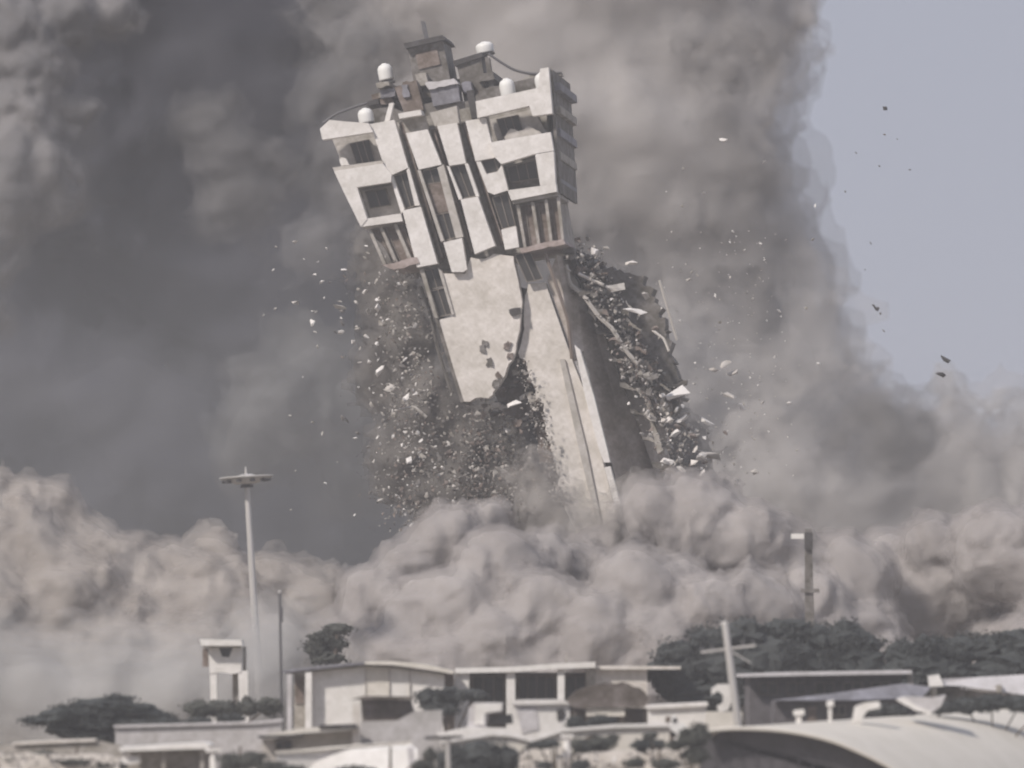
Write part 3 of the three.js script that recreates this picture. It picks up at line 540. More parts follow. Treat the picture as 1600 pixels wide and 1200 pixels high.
{ // white arcade along the bottom: shallow arches in a low wall
  const d = 308, B = bottom(d), b = building('arcade_wall', 'low white wall with shallow arches along the bottom centre', 'wall', 890, d);
  const arc = (x0, x1, y0, h) => Array.from({ length: 11 }, (_, k) => [x0 + (x1 - x0) * k / 10, y0 - Math.sin(k / 10 * Math.PI) * h]);
  b.add_('wall', [[690, 1160], [770, 1148], [800, 1150], [830, 1158], [880, 1142], [960, 1136], [1046, 1134], [1046, B], [1036, B], ...arc(1042, 990, 1176, 24), [984, B], [962, B], ...arc(960, 892, 1178, 30), [890, B], [862, B], ...arc(860, 812, 1176, 16), [806, B], ...arc(806, 694, 1190, 26), [690, B]], 0, 0.5, M.cream);
  b.add_('coping', [[688, 1158], [770, 1145], [802, 1147], [832, 1154], [880, 1139], [960, 1132], [1048, 1130], [1048, 1135], [960, 1137], [880, 1143], [830, 1159], [800, 1151], [770, 1149], [688, 1162]], -0.25, 0.7, M.white);
  b.add_('back_wall', rect(694, 1164, 1040, B), 3, 3.4, M.concrete);
  b.add_('roof', [[690, 1158], [770, 1149.5], [800, 1151.5], [830, 1159.5], [880, 1143.5], [960, 1137.5], [1046, 1135.5], [1046, 1139], [960, 1141], [880, 1147], [830, 1163], [800, 1155], [770, 1153], [690, 1166]], 0.52, 3.4, M.facadeGrey);  // hidden roof slab, added to shade the back wall behind the arches
}
{ // thatch-dark canopy and white house right of it
  const d = 326, B = bottom(d), b = building('dark_canopy', 'dark brown canopy roof sagging between pavilion and white house', 'canopy', 950, d);
  b.add_('roof', jag([[884, 1096], [900, 1080], [930, 1070], [974, 1066], [1000, 1074], [1014, 1092], [1010, 1104], [896, 1106]], 2, 10), -0.4, 3, M.darkRoof);
  b.add_('beam', rect(916, 1107, 976, 1119), -0.2, 0.2, M.cream);
  b.add_('back_wall', rect(896, 1106, 1014, B), 1.2, 1.6, M.darkRoof);
  for (const x of [918, 972, 1008]) b.add_('post', rect(x - 3, 1108, x + 3, B), 0.3, 0.6, M.frame);
  const c = building('white_house', 'plain white house left of the leaning pole', 'house', 1060, 322), C = bottom(322);
  c.add_('wall', [[1014, 1106], [1104, 1102], [1106, C], [1014, C]], 0, 4, M.white);
  c.add_('coping', [[1011, 1102], [1106, 1097], [1106, 1103], [1011, 1108]], -0.25, 4.2, M.facade);
  c.add_('door', rect(1040, 1120, 1052, C), -0.08, 0.02, M.brown);
  const e = building('gooseneck_vent', 'white hooked vent beside the foot of the leaning pole', 'vent', 1128, 320);
  e.add_('hood', [[1112, 1086], [1112, 1076], [1122, 1069], [1138, 1069], [1143, 1078], [1143, 1094], [1138, 1110], [1124, 1112], [1120, 1104], [1130, 1098], [1130, 1086], [1122, 1080]], 0, 0.6, M.white);
  e.add_('base', rect(1104, 1112, 1160, bottom(320)), 0, 1.4, M.cream);
  const f = building('parked_car', 'small white car nose beside a dark bush at bottom centre', 'car', 1056, 310);
  f.add_('body', [[1046, 1140], [1050, 1122], [1056, 1118], [1060, 1128], [1072, 1132], [1074, 1144], [1060, 1148]], 0, 1.6, M.tank);
  f.add_('window', [[1051, 1124], [1056, 1120], [1059, 1128], [1051, 1130]], -0.03, 0.02, M.glass);
  f.add_('wheel', [[1048, 1144], [1053, 1140], [1058, 1144], [1058, 1150], [1053, 1153], [1048, 1150]], 0.1, 0.4, M.dark);
}
{ // bottom left
  const d = 312, B = bottom(d), b = building('flat_roof_house', 'flat roofed beige house with dark eaves at lower left', 'house', 480, d);
  b.add_('roof', [[404, 1150], [470, 1138], [560, 1134], [560, 1140], [476, 1144], [410, 1156]], -0.8, 1.5, M.cream);
  b.add_('eave', [[404, 1149], [468, 1147], [474, 1151], [404, 1153]], -0.9, 0.4, M.dark);
  b.add_('eave', [[498, 1133], [558, 1131], [558, 1138], [500, 1139]], -0.9, 0.4, M.dark);
  b.add_('wall', [[410, 1157], [476, 1146], [558, 1141], [558, B], [410, B]], 0.3, 5, M.facadeGrey);
  b.add_('corner_post', rect(551, 1100, 563, B), -0.3, 0.2, M.tan);
  b.add_('wall', [[562, 1092], [640, 1094], [646, 1112], [620, 1126], [564, 1128]], 2.4, 4, M.darkRoof);
  b.add_('wall', [[562, 1128], [620, 1126], [646, 1112], [690, 1110], [690, B], [562, B]], 2.0, 4, M.paleGrey);  // grey wall piece stands in for the pale haze below the brown wall
  b.add_('roof', [[545, 1094], [566, 1088], [644, 1089], [648, 1093], [566, 1093]], 1.6, 5, M.darkRoof);
  pane(b, [430, 1158, 456, 1172], 0.2, 1);
  const c = building('white_hall', 'wide white roofed hall at the bottom left of centre', 'building', 560, 303), C = bottom(303);
  c.add_('roof', [[432, 1176], [520, 1170, 1], [640, 1162, 2], [652, 1172, 1], [652, C, 0], [432, C, 0]], 0, 0.4, M.white);
  c.add_('ridge', [[430, 1174], [520, 1167, 1], [642, 1159, 2], [642, 1163, 2], [520, 1171, 1], [430, 1178]], -0.15, 0.5, M.cream);
  c.add_('gutter', [[636, 1168], [646, 1166], [654, C], [644, C]], -0.2, 0.05, M.lilac);
  const e = building('open_shed', 'open shed with a thin white roof and dark interior', 'shed', 250, 306), E = bottom(306);
  e.add_('roof', [[186, 1168], [320, 1160], [330, 1164], [326, 1169], [190, 1174]], -0.8, 4, M.white);
  e.add_('back_wall', rect(192, 1172, 322, E), 3.4, 3.8, M.concrete);
  for (const x of [196, 256, 316]) e.add_('post', rect(x - 2.5, 1172, x + 2.5, E), -0.3, 0, M.concrete);
  e.add_('crate', [[186, 1184], [218, 1180], [220, 1192], [188, 1196]], -0.4, 0.3, M.white);
  const f = building('garden_wall', 'crumbling pale wall across the lower left', 'wall', 90, 310), Fb = bottom(310);
  f.add_('wall', jag([[-60, 1164], [0, 1166], [60, 1160], [150, 1158], [190, 1164], [200, Fb], [-60, Fb]], 2, 14), 0, 0.6, M.concrete);
  f.add_('coping', [[20, 1160], [84, 1156], [150, 1154], [150, 1158], [84, 1161], [20, 1164]], -0.2, 0.7, M.tan);
  const g = building('garden_wall', 'low pale wall running behind the open shed', 'wall', 300, 316), G = bottom(316);
  g.add_('wall', [[180, 1136], [404, 1130], [440, 1126], [440, G], [180, G]], 0, 0.5, M.paleGrey);
  g.add_('coping', [[178, 1133], [404, 1127], [442, 1123], [442, 1127], [404, 1131], [178, 1137]], -0.2, 0.6, M.lilac);
}
// ---------------------------------------------------------------- trees and bushes
const leafMats = [[0.046, 0.05, 0.049], [0.04, 0.045, 0.044], [0.054, 0.056, 0.048]].map((c) => new THREE.MeshStandardMaterial({ color: new THREE.Color(...c), roughness: 0.95, side: THREE.DoubleSide }));
function tree(name, label, px, d, lobes, leafPx, density, trunkW, group) {   // lobes: [px, py, rx, ry] of the crown
  const t = thing(name, label, name.includes('bush') ? 'bush' : 'tree', groundAt(px, d), 0, group), o = t.position, pos = [];
  for (const [x, y, rx, ry] of lobes) {
    const c = at(x, y, d), RX = ma(rx, d), RY = ma(ry, d), n = Math.round(3.2 * density * rx * ry / (leafPx * leafPx));
    const clumps = Array.from({ length: 18 }, () => { const a = rr(0, 6.283), z = rr(-1, 1), s = Math.sqrt(1 - z * z), r = rr(0.15, 0.9); return [s * Math.cos(a) * r, z * r, s * Math.sin(a) * r, rr(0.3, 0.55)]; });
    for (let k = 0; k < n; k++) {
      const q = pick(clumps), a = rr(0, 6.283), z = rr(-1, 1), s = Math.sqrt(1 - z * z), r = q[3] * Math.pow(rnd(), 0.4);
      const X = c.x + (q[0] + s * Math.cos(a) * r) * RX, Y = c.y + (q[1] + z * r) * RY, Z = c.z + (q[2] + s * Math.sin(a) * r) * RX * 0.8, l = ma(leafPx, d) * rr(0.6, 1.3);
      const u = V(rr(-1, 1), rr(-1, 1), rr(-1, 1)).normalize(), v = V(rr(-1, 1), rr(-1, 1), rr(-1, 1)).cross(u).normalize();
      const p = (i, j) => [X + (u.x * i + v.x * j) * l - o.x, Y + (u.y * i + v.y * j) * l - o.y, Z + (u.z * i + v.z * j) * l - o.z];
      pos.push(...p(-0.6, 0), ...p(0, -0.35), ...p(0.6, 0), ...p(-0.6, 0), ...p(0.6, 0), ...p(0, 0.35));
    }
  }
  for (const [x, y, rx, ry] of lobes) {   // the closed heart of each clump
    const c = at(x, y, d), h = new THREE.IcosahedronGeometry(1, 3), p = h.attributes.position, n0 = rr(0, 60);
    for (let i = 0; i < p.count; i++) { const q = V().fromBufferAttribute(p, i), k = 0.74 + 0.42 * noise(q.x * 2.4 + n0, q.y * 2.4, q.z * 2.4) + 0.3 * noise(q.x * 6 + n0, q.y * 6, q.z * 6); pos.push(c.x + q.x * k * ma(rx, d) - o.x, c.y + q.y * k * ma(ry, d) - o.y, c.z + q.z * k * ma(rx, d) * 0.7 - o.z); }
  }
  const g = new THREE.BufferGeometry(); g.setAttribute('position', new THREE.Float32BufferAttribute(pos, 3)); g.computeVertexNormals();
  mesh('crown', g, pick(leafMats), t);
  const geos = [];
  for (const [x, y, rx, ry] of lobes) {
    const c = at(x, y, d), a = V(rr(-0.15, 0.15), 0, 0), e = V(c.x - o.x, c.y - o.y, c.z - o.z + rr(-1, 1) * ma(rx * 0.3, d)), mid = a.clone().lerp(e, 0.55); mid.x *= 0.6;
    geos.push(new THREE.TubeGeometry(new THREE.CatmullRomCurve3([a, mid, e]), 8, ma(trunkW, d) * rr(0.35, 0.6), 6));
  }
  geos.push(new THREE.CylinderGeometry(ma(trunkW * 0.6, d), ma(trunkW, d), 2.2, 9).translate(0, 1.1, 0));
  mesh('trunk', mergeGeometries(geos), M.bark, t);
}
tree('shade_tree', 'dark flat topped tree fading into pale haze at lower left', 160, 328, [[160, 1110, 76, 24], [110, 1120, 64, 20], [212, 1114, 54, 20], [66, 1126, 40, 10], [248, 1122, 32, 13], [186, 1092, 26, 8], [150, 1130, 70, 22], [105, 1140, 46, 14], [190, 1142, 40, 16], [150, 1150, 60, 14]], 4, 9, 6);
tree('shade_tree', 'small dark tree in the dust behind the gabled house', 515, 366, [[528, 983, 30, 12], [506, 996, 28, 14], [496, 1014, 26, 18], [524, 1006, 24, 14], [510, 1028, 34, 14]], 4, 9, 5);
tree('shade_tree', 'broad dark tree standing behind the leaning pole', 1150, 350, [[1060, 1020, 44, 24], [1110, 1005, 44, 30], [1160, 990, 50, 30], [1130, 1045, 74, 44], [1060, 1064, 54, 44], [1190, 1034, 64, 54], [1110, 1090, 80, 30], [1030, 1050, 30, 24]], 4.5, 7, 8);
tree('shade_tree', 'tallest dark tree at the foot of the antenna mast', 1265, 356, [[1230, 985, 54, 24], [1275, 1000, 50, 30], [1320, 1000, 50, 30], [1350, 1010, 34, 24], [1250, 1035, 80, 50], [1335, 1040, 66, 40], [1322, 985, 30, 20], [1290, 1070, 100, 40]], 4.5, 7, 8);
tree('shade_tree', 'round dark tree right of the tallest tree', 1440, 352, [[1410, 1022, 34, 26], [1450, 1015, 44, 26], [1500, 1016, 46, 28], [1440, 1045, 70, 34], [1420, 1064, 60, 26], [1490, 1050, 50, 30]], 4.5, 7, 7);
tree('shade_tree', 'dark tree cut by the right edge of the picture', 1570, 352, [[1545, 1012, 44, 26], [1590, 1005, 50, 28], [1640, 1008, 50, 32], [1580, 1042, 80, 34], [1560, 1060, 80, 24]], 4.5, 7, 7);
tree('garden_bush', 'grey green bush under the booth on stilts', 330, 342, [[310, 1108, 30, 16], [345, 1108, 36, 18], [385, 1106, 26, 16], [420, 1104, 26, 18]], 4, 8, 4);
tree('garden_bush', 'green bush before the corner of gabled house and pavilion', 700, 330, [[672, 1090, 26, 16], [704, 1086, 30, 16], [740, 1086, 30, 12], [690, 1106, 36, 16]], 4, 8, 4);
tree('garden_bush', 'large dark bush under the widest arch', 750, 305, [[706, 1188, 30, 22], [750, 1180, 50, 26], [792, 1186, 30, 24], [730, 1208, 60, 20]], 4, 9, 4);
tree('garden_bush', 'dark bush filling the arch right of the white post', 925, 307, [[912, 1166, 26, 14], [940, 1160, 26, 12], [958, 1154, 10, 8]], 4, 9, 3);
tree('garden_bush', 'small dark bush in the rightmost arch', 1015, 307, [[1004, 1164, 18, 12], [1024, 1164, 18, 10]], 4, 9, 3);
tree('garden_bush', 'dark bush beside the white car', 1078, 299, [[1078, 1152, 24, 20], [1094, 1150, 18, 22], [1056, 1164, 22, 10], [1088, 1180, 26, 16]], 4, 9, 3);
tree('garden_bush', 'olive bush right of the short white post', 375, 301, [[362, 1190, 24, 16], [392, 1188, 28, 16], [420, 1198, 30, 10], [450, 1202, 36, 8]], 4, 9, 3);
tree('garden_bush', 'dark hedge behind the upturned trough', 1400, 318, [[1372, 1110, 26, 14], [1400, 1112, 28, 12], [1480, 1106, 30, 12]], 4, 9, 3);
tree('garden_bush', 'long green hedge above the hall roof at the right edge', 1550, 318, [[1510, 1102, 30, 16], [1550, 1098, 36, 16], [1595, 1100, 40, 16], [1640, 1100, 30, 16]], 4, 9, 3);
tree('garden_bush', 'brown scrub among the rubble at the bottom left corner', 120, 304, [[20, 1186, 30, 10], [60, 1180, 30, 8], [120, 1192, 50, 10], [165, 1196, 40, 8]], 4, 5, 3);
tree('garden_bush', 'dark scrub between the kiosk and the dark canopy', 902, 316, [[898, 1128, 18, 12], [916, 1136, 24, 10], [940, 1126, 30, 8]], 4, 9, 3);
tree('garden_bush', 'low dark scrub under the flat roofed beige house', 610, 300, [[560, 1204, 40, 8], [660, 1196, 22, 12], [672, 1180, 14, 14]], 4, 9, 3);
tree('garden_bush', 'dark shrub at the foot of the thick white post', 868, 300, [[860, 1162, 20, 8], [842, 1164, 20, 8], [906, 1196, 18, 10], [852, 1196, 16, 8]], 4, 9, 3);
tree('garden_bush', 'dark weeds on the rubble left of the hall arch', 1030, 299, [[992, 1192, 20, 10], [1040, 1194, 30, 10], [1016, 1150, 14, 8]], 4, 9, 3);
tree('garden_bush', 'thin hedge along the low pale wall at lower left', 250, 322, [[210, 1130, 30, 6], [260, 1128, 34, 7], [310, 1126, 30, 6], [360, 1122, 30, 8]], 4, 7, 3);
// rubble heaps: pale stones
function heap(label, poly, n, d, s, mats) {
  const c = poly.reduce((a, p) => [a[0] + p[0] / poly.length, a[1] + p[1] / poly.length], [0, 0]);
  const t = thing('rubble_heap', label, 'rubble', groundAt(c[0], d), 0, 'rubble heaps'), o = t.position;
  const base = prism(jag([...poly, [poly[poly.length - 1][0], bottom(d)], [poly[0][0], bottom(d)]], 1.5, 8), 0.5, 1.5, upright(d)); base.translate(-o.x, -o.y, -o.z); mesh('heap_base', base, M.tan, t);
  const ys = poly.map((p) => p[1]), xs = poly.map((p) => p[0]), y0 = Math.min(...ys), x0 = Math.min(...xs), x1 = Math.max(...xs);
  for (let k = 0; k < n; k++) {
    const x = rr(x0, x1), y = rr(y0 + 4, y0 + 40), p = at(x, y, d), q = s * rr(0.5, 1.5), m = mesh('stone', pick(chunkGeo), pick(mats), t);
    m.position.set(p.x - o.x, p.y - o.y, p.z - o.z - rr(0, 0.6)); m.rotation.set(rr(0, 3), rr(0, 3), rr(0, 3)); m.scale.set(ma(q, d) * 1.4, ma(q, d), ma(q, d));
  }
}
heap('white rubble heap left of the thick white post', [[812, 1182], [826, 1172], [850, 1170], [880, 1168], [882, 1190]], 67, 303, 5.6, [M.white, M.cream, M.facadeGrey, M.concrete, M.darkConcrete]);
heap('pale rubble heap right of the thick white post', [[896, 1180], [930, 1176], [960, 1172], [990, 1174], [1010, 1182]], 88, 303, 5.6, [M.cream, M.tan, M.facadeGrey, M.white, M.concrete, M.darkConcrete]);
heap('rubble heap with olive weeds left of the hall arch', [[1012, 1176], [1040, 1172], [1068, 1168], [1096, 1172], [1104, 1180]], 67, 302, 5.0, [M.cream, M.tan, M.concrete, M.concrete, M.darkConcrete]);
heap('low rubble heap at the bottom left corner', [[-20, 1182], [40, 1176], [90, 1180], [140, 1178], [184, 1184]], 78, 303, 5.0, [M.concrete, M.tan, M.facadeGrey, M.concrete, M.darkConcrete]);
// ---------------------------------------------------------------- smoke and dust
// A cloud is a field of soft puffs with billows on them; its dense core and the thinner veils round it are surfaces of that one field.
function surfaceNet(f, nx, ny, nz, iso, org, cell) {
  const idx = new Int32Array(nx * ny * nz).fill(-1), pos = [], nor = [], sx = 1, sy = nx, sz = nx * ny;
  const c = new Float32Array(8);
  for (let z = 0; z < nz - 1; z++) for (let y = 0; y < ny - 1; y++) for (let x = 0; x < nx - 1; x++) {
    const o = x + y * sy + z * sz;
    let m = 0;
    for (let k = 0; k < 8; k++) { const v = f[o + (k & 1) + (k >> 1 & 1) * sy + (k >> 2) * sz] - iso; c[k] = v; if (v > 0) m |= 1 << k; }
    if (m === 0 || m === 255) continue;
    let n = 0, px = 0, py = 0, pz = 0;
    for (let a = 0; a < 8; a++) for (let b = 1; b < 8; b <<= 1) {
      if (a & b) continue;
      const e = a | b, va = c[a], vb = c[e];
      if ((va > 0) === (vb > 0)) continue;
      const t = va / (va - vb);
      px += (a & 1) + (b === 1 ? t : 0); py += (a >> 1 & 1) + (b === 2 ? t : 0); pz += (a >> 2) + (b === 4 ? t : 0); n++;
    }
    px /= n; py /= n; pz /= n;
    const gx = (c[1] - c[0]) * (1 - py) * (1 - pz) + (c[3] - c[2]) * py * (1 - pz) + (c[5] - c[4]) * (1 - py) * pz + (c[7] - c[6]) * py * pz;
    const gy = (c[2] - c[0]) * (1 - px) * (1 - pz) + (c[3] - c[1]) * px * (1 - pz) + (c[6] - c[4]) * (1 - px) * pz + (c[7] - c[5]) * px * pz;
    const gz = (c[4] - c[0]) * (1 - px) * (1 - py) + (c[5] - c[1]) * px * (1 - py) + (c[6] - c[2]) * (1 - px) * py + (c[7] - c[3]) * px * py;
    const l = -1 / (Math.hypot(gx, gy, gz) || 1);
    idx[o] = pos.length / 3;
    pos.push(org[0] + (x + px) * cell, org[1] + (y + py) * cell, org[2] + (z + pz) * cell);
    nor.push(gx * l, gy * l, gz * l);
  }
  const tri = [], quad = (a, b, cc, d, flip) => { if (a < 0 || b < 0 || cc < 0 || d < 0) return; flip ? tri.push(a, cc, b, a, d, cc) : tri.push(a, b, cc, a, cc, d); };
  for (let z = 1; z < nz - 1; z++) for (let y = 1; y < ny - 1; y++) for (let x = 1; x < nx - 1; x++) {
    const o = x + y * sy + z * sz, s = f[o] > iso;
    if (s !== f[o + 1] > iso) quad(idx[o - sy - sz], idx[o - sz], idx[o], idx[o - sy], !s);
    if (s !== f[o + sy] > iso) quad(idx[o - 1 - sz], idx[o - 1], idx[o], idx[o - sz], !s);
    if (s !== f[o + sz] > iso) quad(idx[o - 1 - sy], idx[o - sy], idx[o], idx[o - 1], !s);
  }
  const g = new THREE.BufferGeometry();
  g.setAttribute('position', new THREE.Float32BufferAttribute(pos, 3));
  g.setAttribute('normal', new THREE.Float32BufferAttribute(nor, 3));
  g.setIndex(tri);
  return g;
}
const inside = (p, x, y) => { let c = false; for (let i = 0, j = p.length - 1; i < p.length; j = i++) if ((p[i][1] > y) !== (p[j][1] > y) && x < (p[j][0] - p[i][0]) * (y - p[i][1]) / (p[j][1] - p[i][1]) + p[i][0]) c = !c; return c; };
const rim = (p, x, y) => { let m = 1e9; for (let i = 0, j = p.length - 1; i < p.length; j = i++) { const ax = p[j][0], ay = p[j][1], bx = p[i][0] - ax, by = p[i][1] - ay, t = Math.min(1, Math.max(0, ((x - ax) * bx + (y - ay) * by) / (bx * bx + by * by))); m = Math.min(m, Math.hypot(x - ax - t * bx, y - ay - t * by)); } return m; };
// puffs that fill an outline: never larger than the way to its rim
function fill(poly, n, r0, r1, d0, d1) {
  const xs = poly.map((p) => p[0]), ys = poly.map((p) => p[1]), out = [];
  for (let t = 0; out.length < n && t < n * 60; t++) {
    const x = rr(Math.min(...xs), Math.max(...xs)), y = rr(Math.min(...ys), Math.max(...ys));
    if (!inside(poly, x, y)) continue;
    const r = Math.min(rr(r0, r1), rim(poly, x, y) * 1.1);
    if (r < r0 * 0.6) continue;
    out.push([x, y, rr(d0, d1), r]);
  }
  return out;
}
let triangles = 0;
function thin(f, nx, ny, nz) {   // every second sample: the veils have no fine detail
  const a = Math.ceil(nx / 2), b = Math.ceil(ny / 2), c = Math.ceil(nz / 2), g = new Float32Array(a * b * c);
  for (let z = 0, i = 0; z < c; z++) for (let y = 0; y < b; y++) for (let x = 0; x < a; x++, i++) g[i] = f[2 * x + nx * (2 * y + ny * 2 * z)];
  return [g, a, b, c];
}
function cloud(name, label, o) {
  const { puffs, tones, blend = 0.5, gain = 0.5, flat = 1, sharp = 1, grow = 0.15, torn = 1 } = o, K = puffs.reduce((a, p) => a + p[2], 0) / puffs.length / 440;   // sizes below are given for 440 m
  const cell = o.cell * K, amp = o.amp * K, size = o.size * K, tone = (o.tone ?? 5) * K, levels = o.levels.map(([a, b]) => [a * K, b]);
  const P = puffs.map(([x, y, d, r]) => { const p = at(x, y, d); return [p.x, p.y, p.z, ma(r, d)]; });
  const reach = Math.max(...levels.map((l) => -l[0])) + amp * 1.5 + cell * 2;
  const lo = [1e9, 1e9, 1e9], hi = [-1e9, -1e9, -1e9];
  for (const p of P) for (let k = 0; k < 3; k++) { const r = (k === 2 ? p[3] * flat : p[3]) + reach; lo[k] = Math.min(lo[k], p[k] - r); hi[k] = Math.max(hi[k], p[k] + r); }
  const [nx, ny, nz] = lo.map((l, k) => Math.ceil((hi[k] - l) / cell) + 2), f = new Float32Array(nx * ny * nz).fill(-reach * 2);
  for (const [cx, cy, cz, r] of P) {
    const R = r + reach, a = [cx, cy, cz].map((v, k) => Math.max(0, Math.floor((v - (k === 2 ? R * flat : R) - lo[k]) / cell))), b = [cx, cy, cz].map((v, k) => Math.min([nx, ny, nz][k] - 1, Math.ceil((v + (k === 2 ? R * flat : R) - lo[k]) / cell)));
    const kk = blend * r;
    for (let z = a[2]; z <= b[2]; z++) for (let y = a[1]; y <= b[1]; y++) for (let x = a[0]; x <= b[0]; x++) {
      const i = x + nx * (y + ny * z), v = r - Math.hypot(lo[0] + x * cell - cx, lo[1] + y * cell - cy, (lo[2] + z * cell - cz) / flat), w = f[i];
      const h = Math.max(0, kk - Math.abs(v - w)) / kk;
      f[i] = Math.max(v, w) + h * h * kk * 0.25;
    }
  }
  const swell = new Float32Array(f.length), s1 = 1 / size, ox = rr(0, 90), oy = rr(0, 90), oz = rr(0, 90);
  for (let z = 0, i = 0; z < nz; z++) for (let y = 0; y < ny; y++) for (let x = 0; x < nx; x++, i++) {
    if (f[i] < -reach - amp * 2 || f[i] > amp * 3) continue;
    let X = (lo[0] + x * cell) * s1 + ox, Y = (lo[1] + y * cell) * s1 + oy, Z = (lo[2] + z * cell) * s1 + oz, w = 1, sum = 0;
    const qx = noise(X * 0.6, Y * 0.6, Z * 0.6) * 0.7, qy = noise(X * 0.6 + 31, Y * 0.6, Z * 0.6) * 0.7;
    X += qx; Y += qy;
    for (let k = 0; k < 4; k++) { const n = noise(X, Y, Z); sum += w * (sharp * (Math.abs(n) * 2 - 0.45) + (1 - sharp) * n * 1.4); w *= gain; X *= 2.03; Y *= 2.03; Z *= 2.03; }
    swell[i] = sum;
  }
  const root = new THREE.Group(); root.name = numbered(name); scene.add(root); tag(root, label, o.category, null, 'stuff');
  const tear = (t, iso, li) => {   // every veil is torn in its own way
    const [f2, a, b, c] = t, k = 2 * cell / (size * 0.42), far = (Math.abs(iso) * 0.8 + amp * 0.25) * torn;
    for (let z = 0, i = 0; z < c; z++) for (let y = 0; y < b; y++) for (let x = 0; x < a; x++, i++) if (Math.abs(f2[i] - iso) < far * 2) f2[i] += far * (1.3 * noise(x * k + li * 17, y * k, z * k) + 0.6 * noise(x * k * 2.1, y * k * 2.1 + li * 13, z * k * 2.1));
    return t;
  };
  levels.forEach(([iso, opacity], li) => {
    const h = f.map((v, i) => v + amp * (1 + grow * li) * swell[i]), g = opacity < 1 ? surfaceNet(...tear(thin(h, nx, ny, nz), iso, li), iso, lo, cell * 2) : surfaceNet(h, nx, ny, nz, iso, lo, cell), p = g.attributes.position, col = new Float32Array(p.count * 3);
    for (let i = 0; i < p.count; i++) {
      const x = p.getX(i) / tone, y = p.getY(i) / tone, z = p.getZ(i) / tone;
      const n = noise(x + ox, y, z) + 0.5 * noise(x * 2.1, y * 2.1 + oy, z * 2.1) + 0.25 * noise(x * 4.3, y * 4.3, z * 4.3 + oz);
      const t = Math.min(1, Math.max(0, 0.5 + n * 0.9));
      for (let k = 0; k < 3; k++) col[i * 3 + k] = tones[0][k] + (tones[1][k] - tones[0][k]) * t;
    }
    g.setAttribute('color', new THREE.BufferAttribute(col, 3));
    triangles += g.index.count / 3;
    const m = new THREE.MeshStandardMaterial({ vertexColors: true, roughness: 1, metalness: 0, transparent: opacity < 1, opacity, side: THREE.DoubleSide });
    m.name = name + (opacity < 1 ? '_veil' : '_core');
    mesh(opacity < 1 ? 'veil' : 'core', g, m, root);
  });
  return root;
}
const soft = (step, n, a = 0.26) => [[0, 1], ...Array.from({ length: n }, (_, k) => [-(k + 1) * step, a * (1 - 0.6 * k / n)])];
const veils = (step, n, a) => Array.from({ length: n }, (_, k) => [-k * step, a]);
// soot-dark smoke filling the left of the sky
cloud('soot_cloud', 'huge dark charcoal smoke cloud filling the sky left of the tower', { category: 'smoke',
  puffs: fill([[-160, -160], [620, -160], [690, 60], [640, 400], [740, 700], [740, 1000], [-160, 1000]], 100, 70, 170, 985, 1035),
  cell: 0.48, amp: 1.7, size: 6.5, gain: 0.42, levels: soft(0.45, 5), tones: [[0.027, 0.028, 0.041], [0.078, 0.077, 0.09]], flat: 0.7, sharp: 0.6, torn: 0.7, tone: 5 });
cloud('grey_smoke_cloud', 'paler grey billows of smoke at the upper left edge', { category: 'smoke',
  puffs: [[20, 60, 900, 74], [110, 30, 901, 46], [40, 170, 898, 66], [110, 180, 900, 40], [30, 260, 897, 84], [85, 300, 898, 56], [-30, 360, 899, 76], [-40, 470, 901, 56], [180, 16, 903, 40], [60, 110, 897, 50]],
  cell: 0.3, amp: 1.0, size: 2.8, gain: 0.5, levels: soft(0.22, 4), tones: [[0.17, 0.165, 0.17], [0.31, 0.293, 0.29]], torn: 0.5, blend: 0.3, sharp: 0.9, tone: 3 });
cloud('grey_smoke_cloud', 'soft grey puff of smoke rising behind the lamp mast', { category: 'smoke',
  puffs: [[450, 640, 900, 76], [500, 600, 901, 64], [400, 690, 901, 50], [540, 650, 902, 64], [560, 720, 904, 56]],
  cell: 0.34, amp: 1.2, size: 4, gain: 0.42, levels: soft(0.35, 5), tones: [[0.11, 0.109, 0.109], [0.2, 0.195, 0.193]], torn: 0.7, sharp: 0.6, tone: 4 });
cloud('grey_smoke_cloud', 'faint grey wisp inside the dark smoke left of the tower head', { category: 'smoke',
  puffs: [[330, 200, 907, 46], [360, 250, 907, 56], [390, 300, 907, 50], [350, 330, 908, 40], [420, 260, 909, 40]],
  cell: 0.34, amp: 1.4, size: 3.6, gain: 0.45, levels: [[0.6, 0.3], [0.2, 0.26], [-0.2, 0.22], [-0.6, 0.16], [-1, 0.1]], tones: [[0.13, 0.126, 0.127], [0.21, 0.2, 0.2]], sharp: 0.5, tone: 4 });
cloud('grey_smoke_cloud', 'thin grey smoke where the dark cloud meets the pale plume', { category: 'smoke',
  puffs: [[530, 0, 838, 50], [560, 70, 836, 50], [530, 140, 838, 54], [560, 220, 838, 50], [540, 300, 840, 50], [590, 370, 842, 46], [500, 380, 842, 40]],
  cell: 0.36, amp: 1.5, size: 4.4, gain: 0.45, levels: [[1.2, 0.24], [0.7, 0.22], [0.2, 0.2], [-0.3, 0.17], [-0.8, 0.13], [-1.3, 0.09]], tones: [[0.15, 0.146, 0.148], [0.25, 0.24, 0.238]], sharp: 0.35, tone: 4 });
